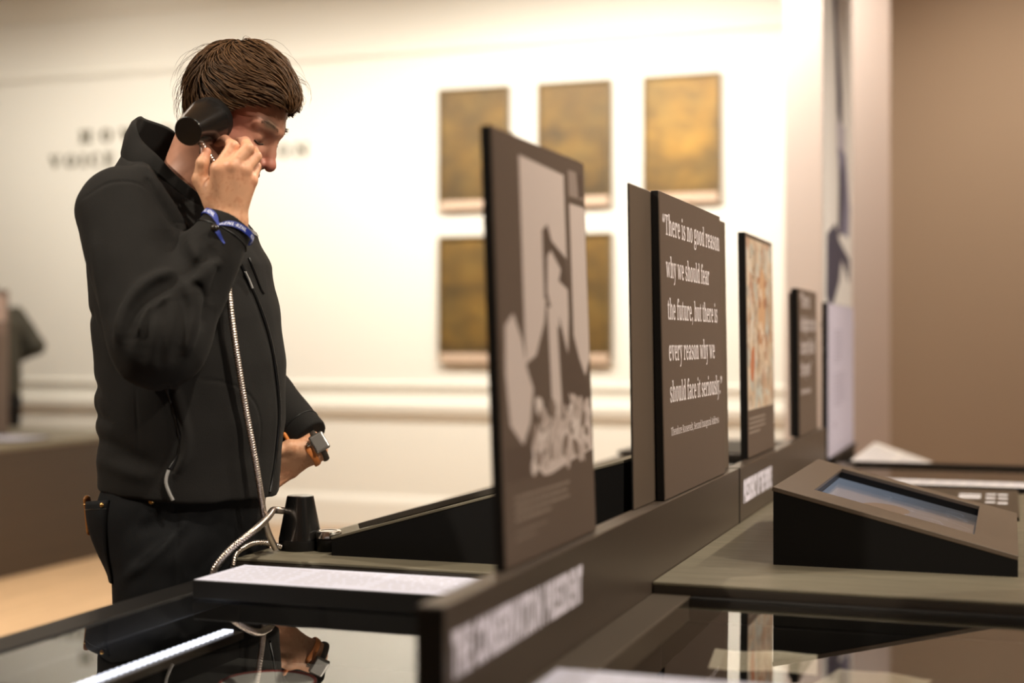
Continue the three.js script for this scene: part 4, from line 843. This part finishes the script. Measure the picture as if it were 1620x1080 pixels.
// hair: a ridged cap and many tapering locks swept away from the crown
const LINE = [[-0.2, -0.05], [-0.10, -0.048], [-0.055, -0.055], [-0.025, -0.02], [0.0, 0.008], [0.022, 0.034], [0.045, 0.064], [0.07, 0.087], [0.095, 0.090], [0.2, 0.092]];
const hairline = (x) => { for (let i = 0; i < LINE.length - 1; i++) if (x <= LINE[i + 1][0]) return mix(LINE[i][1], LINE[i + 1][1], clamp((x - LINE[i][0]) / (LINE[i + 1][0] - LINE[i][0]), 0, 1)); return 0.08; };
const CAPC = [-0.014, 0.046, 0], CAPR = [0.101, 0.103, 0.084];
{
  const capF = (X, Y, Z) => {
    const [x, y, z] = toHead(X, Y, Z);
    const thin = 0.011 * (1 - sstep(y - hairline(x), 0.0, 0.035)); let d = ell(x, y, z, CAPC, [CAPR[0] + 0.004, CAPR[1] + 0.008, CAPR[2] + 0.004]) + thin;
    if (Math.abs(d) < 0.03) { const q = Math.atan2(z, x + 0.06), r = Math.hypot(x + 0.06, z); d += 0.0035 * Math.sin(q * 26 + 6 * noise.noise(x * 20, y * 20, z * 20)) * sstep(r, 0.0, 0.05) + 0.003 * noise.noise(x * 45, y * 45, z * 45); }
    return smax(d, (hairline(x) - y) * 0.8, 0.008);
  };
  const cap = obj('hair', netMesh(capF, [-0.10, 1.55, -0.11], [0.24, 1.81, 0.11], 0.003, (X, Y, Z) => { const n = 0.75 + 0.5 * noise.noise(X * 70, Y * 70, Z * 70); return [0.055 * n, 0.027 * n, 0.011 * n]; }), std(0xffffff, 0.5, { vertexColors: true }), man);
  const P = [], I = [], C = [], crown = V(-0.055, 0.125, -0.01);
  const onEll = (p, lift) => { const q = V((p.x - CAPC[0]) / CAPR[0], (p.y - CAPC[1]) / CAPR[1], (p.z - CAPC[2]) / CAPR[2]).normalize(); return V(CAPC[0] + q.x * (CAPR[0] + lift), CAPC[1] + q.y * (CAPR[1] + lift), CAPC[2] + q.z * (CAPR[2] + lift)); };
  const N = 9000;
  for (let s = 0; s < N; s++) {
    const th = Math.acos(1 - 1.72 * rnd()), ph = rnd() * Math.PI * 2;
    let p = onEll(V(CAPC[0] + Math.sin(th) * Math.cos(ph) - 0.25 * Math.cos(th), CAPC[1] + Math.cos(th), CAPC[2] + Math.sin(th) * Math.sin(ph)), 0);
    if (p.y < hairline(p.x) + 0.004) continue;
    const wild = s % 41 === 0, len = (0.032 + 0.038 * rnd()) * (wild ? 1.35 : 1), K = 6, base = 0.002 + 0.012 * rnd() * (p.y > 0.06 ? 1.2 : 0.6), end = base + (wild ? 0.012 + 0.014 * rnd() : 0.003 * rnd());
    const reach = (p.x < -0.03 ? 0.014 : 0.004) + 0.014 * rnd() ** 2;
    const w0 = wild ? 0.0006 : 0.0011 + 0.0015 * rnd(), tone = wild ? 1.3 : 0.7 + 0.5 * rnd() ** 2 + 0.35 * noise.noise(p.x * 40, p.y * 40, p.z * 40) + (p.y > 0.1 ? 0.25 : 0), bend = 1.2 * (rnd() - 0.5), pts = [];  // locks near the top painted lighter, like a highlight from above
    let q = p.clone();
    for (let k = 0; k <= K; k++) {
      const front = sstep(q.x, 0.03, 0.085) * sstep(q.y, 0.06, 0.1), lift = mix(base * 0.4, end, k / K) + front * (0.003 + 0.011 * (s % 7) / 7) * k / K + (wild ? 0.012 * Math.sin(Math.PI * k / K) : 0.004 * Math.sin(Math.PI * k / K));
      const e = onEll(q, lift); if (q.y < hairline(q.x) - reach) break;
      pts.push(e);
      const nrm = V((q.x - CAPC[0]) / CAPR[0] ** 2, (q.y - CAPC[1]) / CAPR[1] ** 2, (q.z - CAPC[2]) / CAPR[2] ** 2).normalize();
      const fw = sstep(q.x, -0.085, -0.02), dir = q.clone().sub(crown).normalize().multiplyScalar(mix(1, 0.30, fw)).add(V(mix(-0.1, 1.05, fw), mix(-0.5, 0.32, fw), 0)); dir.addScaledVector(nrm, -dir.dot(nrm)).normalize();
      const side = nrm.clone().cross(dir); dir.addScaledVector(side, bend * (0.2 + 0.1 * k) * 0.35 + 0.75 * noise.noise(q.x * 17, q.y * 17, q.z * 17 + 3)).normalize();
      q = onEll(q.clone().addScaledVector(dir, len / K), 0);
    }
    if (pts.length < 3) continue;
    const c0 = P.length / 3, n = pts.length;
    for (let k = 0; k < n; k++) {
      const t = V().subVectors(pts[Math.min(k + 1, n - 1)], pts[Math.max(k - 1, 0)]).normalize(), up = pts[k].clone().sub(V(...CAPC)).normalize(), sd = up.clone().cross(t).normalize(), w = w0 * (k === n - 1 ? 0.08 : Math.sin(Math.PI * (0.22 + 0.7 * k / n)));
      for (const [a, b] of [[1, 0], [-0.5, 0.5], [-0.5, -0.5]]) { const v = pts[k].clone().addScaledVector(sd, b * 2 * w).addScaledVector(up, a * w * 0.45), W = fromHead(v.x, v.y, v.z); P.push(W.x, W.y, W.z); const f = tone * (0.75 + 0.5 * k / n); C.push(0.080 * f, 0.036 * f, 0.0115 * f); }
    }
    for (let k = 0; k < n - 1; k++) for (let r = 0; r < 3; r++) { const a = c0 + k * 3 + r, b = c0 + k * 3 + (r + 1) % 3; I.push(a, b, a + 3, b, b + 3, a + 3); }
  }
  const g = new THREE.BufferGeometry(); g.setAttribute('position', new THREE.Float32BufferAttribute(P, 3)); g.setAttribute('color', new THREE.Float32BufferAttribute(C, 3)); g.setIndex(I); g.computeVertexNormals();
  const st = obj('hair_locks', g, new THREE.MeshPhysicalMaterial({ color: 0xffffff, roughness: 0.6, specularIntensity: 0.55, vertexColors: true }), cap); st.userData.kind = 'stuff';
  // brows and lashes
  for (const sgn of [1, -1]) {
    const hp = [], hi = [];
    for (let i = 0; i < (sgn > 0 ? 190 : 20); i++) {
      const u = rnd(), z = sgn * mix(0.012, sgn > 0 ? 0.047 : 0.03, u); let x = 0.12; const y = 0.039 + 0.006 * Math.sin(u * 2.6) + 0.004 * (rnd() - 0.5);
      for (let k = 0; k < 200 && headShape(x, y, z) > 0.0003; k++) x -= 0.0006;
      const a = fromHead(x, y, z), b = fromHead(x + 0.0035, y + 0.001 + 0.002 * rnd(), z + sgn * 0.006 * (0.4 + rnd())), s = V(0.0004, 0.0004, 0), o = hp.length / 3;
      for (const q of [a.clone().add(s), a.clone().sub(s), b]) hp.push(q.x, q.y, q.z); hi.push(o, o + 1, o + 2, o, o + 2, o + 1);
    }
    const e = new THREE.BufferGeometry(); e.setAttribute('position', new THREE.Float32BufferAttribute(hp, 3)); e.setIndex(hi); e.computeVertexNormals();
    const m = obj('eyebrow', e, std(lin(0.13, 0.07, 0.04), 0.8, { side: THREE.DoubleSide }), man); m.userData.kind = 'stuff';
    const lp = []; for (let k = 0; k <= 10; k++) { const z = sgn * mix(0.020, 0.044, k / 10), y = 0.004 - 0.003 * Math.sin(Math.PI * k / 10) + 0.002 * k / 10; let x = 0.12; for (let q = 0; q < 300 && headShape(x, y, z) > 0.0003; q++) x -= 0.0005; lp.push(fromHead(x + 0.0006, y, z)); }
    obj('eyelash', tube(lp, 0.0011, 30, 6), std(lin(0.03, 0.018, 0.012), 0.6), man);
  }
}
// finger nails (thumb of each hand)
{
  const n = new THREE.SphereGeometry(0.0072, 16, 12); n.scale(0.75, 1.05, 0.3);
  const m = obj('thumb_nail', n, std(lin(0.5, 0.33, 0.28), 0.25), man); m.position.set(0.1085, 1.5575, 0.1475); m.rotation.set(-0.1, -0.75, 0.12);
}
// wristband of printed blue ribbon with a bead, on the raised cuff
{
  const d = V(...CD[0]), c = V(...CUFF[0]).addScaledVector(d, -0.010), u = V(0, 1, 0).cross(d).normalize(), w = d.clone().cross(u), P = [], UV = [], I = [], n = 96;
  const kp = onto(jacketBase, 0.147, 1.4245, 0.165, 0.005), rel = kp.clone().sub(c), a0 = Math.atan2(rel.dot(w), rel.dot(u)), dipK = clamp(-rel.dot(d), 0.004, 0.02);
  for (let i = 0; i <= n; i++) {
    const a = i / n * Math.PI * 2, dir = u.clone().multiplyScalar(Math.cos(a)).addScaledVector(w, Math.sin(a)), da = Math.atan2(Math.sin(a - a0), Math.cos(a - a0)), dip = dipK * Math.exp(-Math.abs(da) / 0.32);
    for (const s of [0, 1]) {
      const at = (s - 0.5) * 0.0105 * (1 - 0.5 * Math.exp(-da * da / 0.02)) - dip, q = c.clone().addScaledVector(d, Math.min(at, 0.006)), p = q.addScaledVector(dir, 0.028);
      for (let k = 0; k < 120 && jacketBase(p.x, p.y, p.z) < 0.0026; k++) p.addScaledVector(dir, 0.0004);
      P.push(p.x, p.y, p.z); UV.push(i / n * 5, s);
    }
    if (i < n) { const o = i * 2; I.push(o, o + 2, o + 1, o + 1, o + 2, o + 3); }
  }
  const g = new THREE.BufferGeometry(); g.setAttribute('position', new THREE.Float32BufferAttribute(P, 3)); g.setAttribute('uv', new THREE.Float32BufferAttribute(UV, 2)); g.setIndex(I); g.computeVertexNormals();
  const tex = canvas(256, 48, (q, W, H) => { q.fillStyle = '#1c2f86'; q.fillRect(0, 0, W, H); q.fillStyle = '#d9dce8'; q.font = 'bold 36px sans-serif'; q.fillText('RZNL\u00b7RZNL', 6, 37); });
  tex.wrapS = THREE.RepeatWrapping;
  const band = obj('wristband', g, std(0xffffff, 0.55, { map: tex, side: THREE.DoubleSide }), man);
  const k = new THREE.SphereGeometry(0.0075, 16, 12); k.scale(1, 0.9, 1); k.translate(...kp.toArray()); obj('bead', k, std(lin(0.02, 0.014, 0.01), 0.25), band);
  const e = onto(jacketBase, 0.163, 1.401, 0.165, 0.004), tp = [], nn = grad(jacketBase, kp), sd = V().subVectors(e, kp).normalize().cross(nn), ti = [];
  for (let i = 0; i <= 6; i++) { const q = kp.clone().lerp(e, i / 6).addScaledVector(nn, 0.003 * Math.sin(i)); const ww = 0.0048 * (1 - i / 8); for (const s of [1, -1]) { const r = q.clone().addScaledVector(sd, s * ww); tp.push(r.x, r.y, r.z); } if (i < 6) { const o = i * 2; ti.push(o, o + 2, o + 1, o + 1, o + 2, o + 3); } }
  const tg = new THREE.BufferGeometry(); tg.setAttribute('position', new THREE.Float32BufferAttribute(tp, 3)); tg.setIndex(ti); tg.computeVertexNormals(); obj('band_tail', tg, std(lin(0.02, 0.04, 0.28), 0.55, { side: THREE.DoubleSide }), band);
}
// watch and orange bracelets on the left wrist
{
  const H = HANDS[1], W = V(...H.wrist), hand = V(0.086, 1.004, -0.175), d = V().subVectors(W, hand).normalize();
  const band = (name, off, r, tubeR, mat, tilt, sx = 1, wide = 2.6) => { const t = new THREE.TorusGeometry(r, tubeR, 10, 48); t.scale(1, 1, wide); const m = obj(name, t, mat, man); m.position.copy(W).addScaledVector(d, off); m.quaternion.setFromUnitVectors(V(0, 0, 1), d.clone().add(V(0, tilt, 0)).normalize()); m.scale.x = sx; return m; };
  band('bracelet', -0.010, 0.0315, 0.0017, std(lin(0.62, 0.20, 0.05), 0.45), 0.15, 1, 3.6);
  band('watch_strap', 0.012, 0.031, 0.0022, std(lin(0.06, 0.045, 0.035), 0.6), 0.0);
  const body = new RoundedBoxGeometry(0.030, 0.036, 0.0095, 4, 0.0045), m = obj('watch', body, std(lin(0.36, 0.345, 0.33), 0.35, { metalness: 0.9 }), man);
  const out = V(0.8, 0.5, -0.05); out.addScaledVector(d, -out.dot(d)).normalize(); const x = d.clone(), y = out.clone().cross(x);
  m.quaternion.setFromRotationMatrix(new THREE.Matrix4().makeBasis(y.clone().negate().cross(out).negate(), y, out)); m.position.copy(W).addScaledVector(d, 0.012).addScaledVector(out, 0.036);
  const cr = new THREE.CylinderGeometry(0.004, 0.004, 0.006, 16); cr.rotateZ(Math.PI / 2); cr.translate(-0.02, 0.006, 0); obj('crown_knob', cr, M.chrome, m);
  const tg = new THREE.CapsuleGeometry(0.004, 0.017, 4, 12); tg.rotateZ(0.5); tg.rotateX(0.2); const tt = obj('bracelet_tag', tg, std(lin(0.75, 0.25, 0.05), 0.4), man); tt.position.set(0.098, 1.058, -0.172);
}

// the handset at his ear and its hanging cord
{
  const A = V(0.0889, 1.6216, 0.080), B = V(0.0991, 1.5879, 0.172), t = cup('black cone-shaped handset held against the ear of the man', [0, 0, 0]);
  t.quaternion.setFromUnitVectors(V(0, 1, 0), V().subVectors(B, A).normalize()); t.position.copy(A).add(V(...MAN));
  const loc = (p) => p.map((v, i) => v + MAN[i]);
  cord('long coppery ribbed cord hanging from the held handset to the counter', [[0.1015, 1.583, 0.150], [0.108, 1.566, 0.137], [0.1225, 1.534, 0.122], [0.126, 1.49, 0.106], [0.128, 1.40, 0.098], [0.1495, 1.303, 0.122], [0.158, 1.21, 0.112], [0.1615, 1.122, 0.09], [0.166, 1.04, 0.068], [0.165, 0.978, 0.046], [0.152, 0.915, 0.003], [0.138, 0.868, -0.055]].map(loc));
}

// ---------------------------------------------------------------- distant man at the left edge
{
  const t = thing('person', 'distant man in a dark olive jacket at the left edge, elbow bent', 'person', [-6.36, 0, -7.80]); t.rotation.y = Math.PI - 0.25;
  const tor = [[0.86, 0, 0.12, 0.17], [1.1, 0.01, 0.13, 0.175], [1.35, 0.05, 0.13, 0.19], [1.46, 0.09, 0.09, 0.15], [1.54, 0.12, 0.06, 0.06]];
  const arm = [[[0.06, 1.41, 0.19], [-0.07, 1.21, 0.26], [0.14, 1.10, 0.17]], [[0.06, 1.41, -0.19], [-0.10, 1.22, -0.26], [0.10, 1.36, -0.16]]];
  const fj = (x, y, z) => { let d = smax(stack(tor, x, y, z), Math.max(0.88 - y, y - 1.53), 0.02); for (const a of arm) { d = smin(d, seg(x, y, z, a[0], a[1], 0.07, 0.06), 0.03); d = smin(d, seg(x, y, z, a[1], a[2], 0.06, 0.042), 0.02); } return d + 0.006 * noise.noise(x * 14, y * 10, z * 14); };
  const fl = (x, y, z) => { let d = smax(stack([[0.8, 0, 0.11, 0.165], [0.95, 0, 0.12, 0.165]], x, y, z), Math.max(y - 0.93, 0.78 - y), 0.02); for (const s of [1, -1]) { d = smin(d, seg(x, y, z, [0, 0.83, 0.085 * s], [0.01, 0.47, 0.09 * s], 0.092, 0.068), 0.02); d = smin(d, smax(seg(x, y, z, [0.01, 0.47, 0.09 * s], [-0.02, 0.02, 0.095 * s], 0.066, 0.06), 0.05 - y, 0.004), 0.02); } return d; };
  const hd = (x, y, z) => { const c = Math.cos(0.3), s = Math.sin(0.3), dx = x - 0.21, dy = y - 1.60; return headShape(dx * c - dy * s, dx * s + dy * c, z); };
  const fb = (x, y, z) => {
    let d = smin(hd(x, y, z), seg(x, y, z, [0.17, 1.57, 0], [0.09, 1.42, 0], 0.055, 0.06), 0.03);
    d = smin(d, smax(stack([[0.86, 0, 0.09, 0.13], [1.35, 0.05, 0.1, 0.14], [1.5, 0.10, 0.05, 0.09]], x, y, z), Math.max(0.85 - y, y - 1.5), 0.02), 0.02);
    for (const a of arm) { d = smin(d, seg(x, y, z, a[0], a[1], 0.045, 0.038), 0.02); d = smin(d, seg(x, y, z, a[1], a[2], 0.036, 0.026), 0.02); const e = dirOf(a[1], a[2]), w = a[2]; for (let k = 0; k < 4; k++) { const o = (k - 1.5) * 0.018, b = [w[0] + e[0] * 0.08, w[1] + e[1] * 0.08 + o, w[2] + e[2] * 0.08]; d = smin(d, seg(x, y, z, w, b, 0.016, 0.01), 0.01); d = smin(d, seg(x, y, z, b, [b[0] + e[0] * 0.03, b[1] + e[1] * 0.03 - 0.012, b[2] + e[2] * 0.03 - 0.02], 0.0095, 0.007), 0.004); } d = smin(d, seg(x, y, z, w, [w[0] + e[0] * 0.05, w[1] + 0.045, w[2] + e[2] * 0.05], 0.015, 0.009), 0.008); }
    for (const s of [1, -1]) { d = smin(d, seg(x, y, z, [0, 0.88, 0.085 * s], [0.01, 0.47, 0.09 * s], 0.07, 0.05), 0.02); d = smin(d, seg(x, y, z, [0.01, 0.47, 0.09 * s], [-0.02, 0.06, 0.095 * s], 0.048, 0.036), 0.02); }
    return d;
  };
  obj('body', mergeGeometries([netMesh(fb, [-0.2, 0.03, -0.33], [0.4, 1.48, 0.37], 0.012, () => [0.45, 0.24, 0.16]), netMesh(fb, [0.02, 1.46, -0.12], [0.42, 1.82, 0.12], 0.006, () => [0.45, 0.24, 0.16])]), skinMat, t);
  obj('jacket', netMesh(fj, [-0.22, 0.86, -0.36], [0.32, 1.56, 0.39], 0.012), std(lin(0.045, 0.04, 0.026), 0.85), t);
  obj('trousers', netMesh(fl, [-0.18, 0.02, -0.22], [0.18, 0.96, 0.22], 0.014), M.blackMatte, t);
  const fh = (x, y, z) => { const c = Math.cos(0.3), s = Math.sin(0.3), dx = x - 0.21, dy = y - 1.60, a = dx * c - dy * s, u = dx * s + dy * c; return smax(ell(a, u, z, CAPC, [0.107, 0.106, 0.086]), (hairline(a) - u) * 0.8, 0.008) + 0.003 * noise.noise(x * 50, y * 50, z * 50); };
  obj('hair', netMesh(fh, [0.02, 1.46, -0.12], [0.42, 1.82, 0.12], 0.007), std(lin(0.04, 0.025, 0.014), 0.6), t);
  for (const s of [1, -1]) obj('shoe', netMesh((x, y, z) => smax(smin(seg(x, y, z, [-0.05, 0.045, 0.095 * s], [0.13, 0.03, 0.1 * s], 0.042, 0.034), seg(x, y, z, [-0.02, 0.05, 0.095 * s], [-0.02, 0.1, 0.095 * s], 0.044, 0.042), 0.03), 0.001 - y, 0.004), [-0.14, -0.01, 0.095 * s - 0.09], [0.22, 0.16, 0.095 * s + 0.09], 0.009), M.black, t);
}

renderer.render(scene, camera);
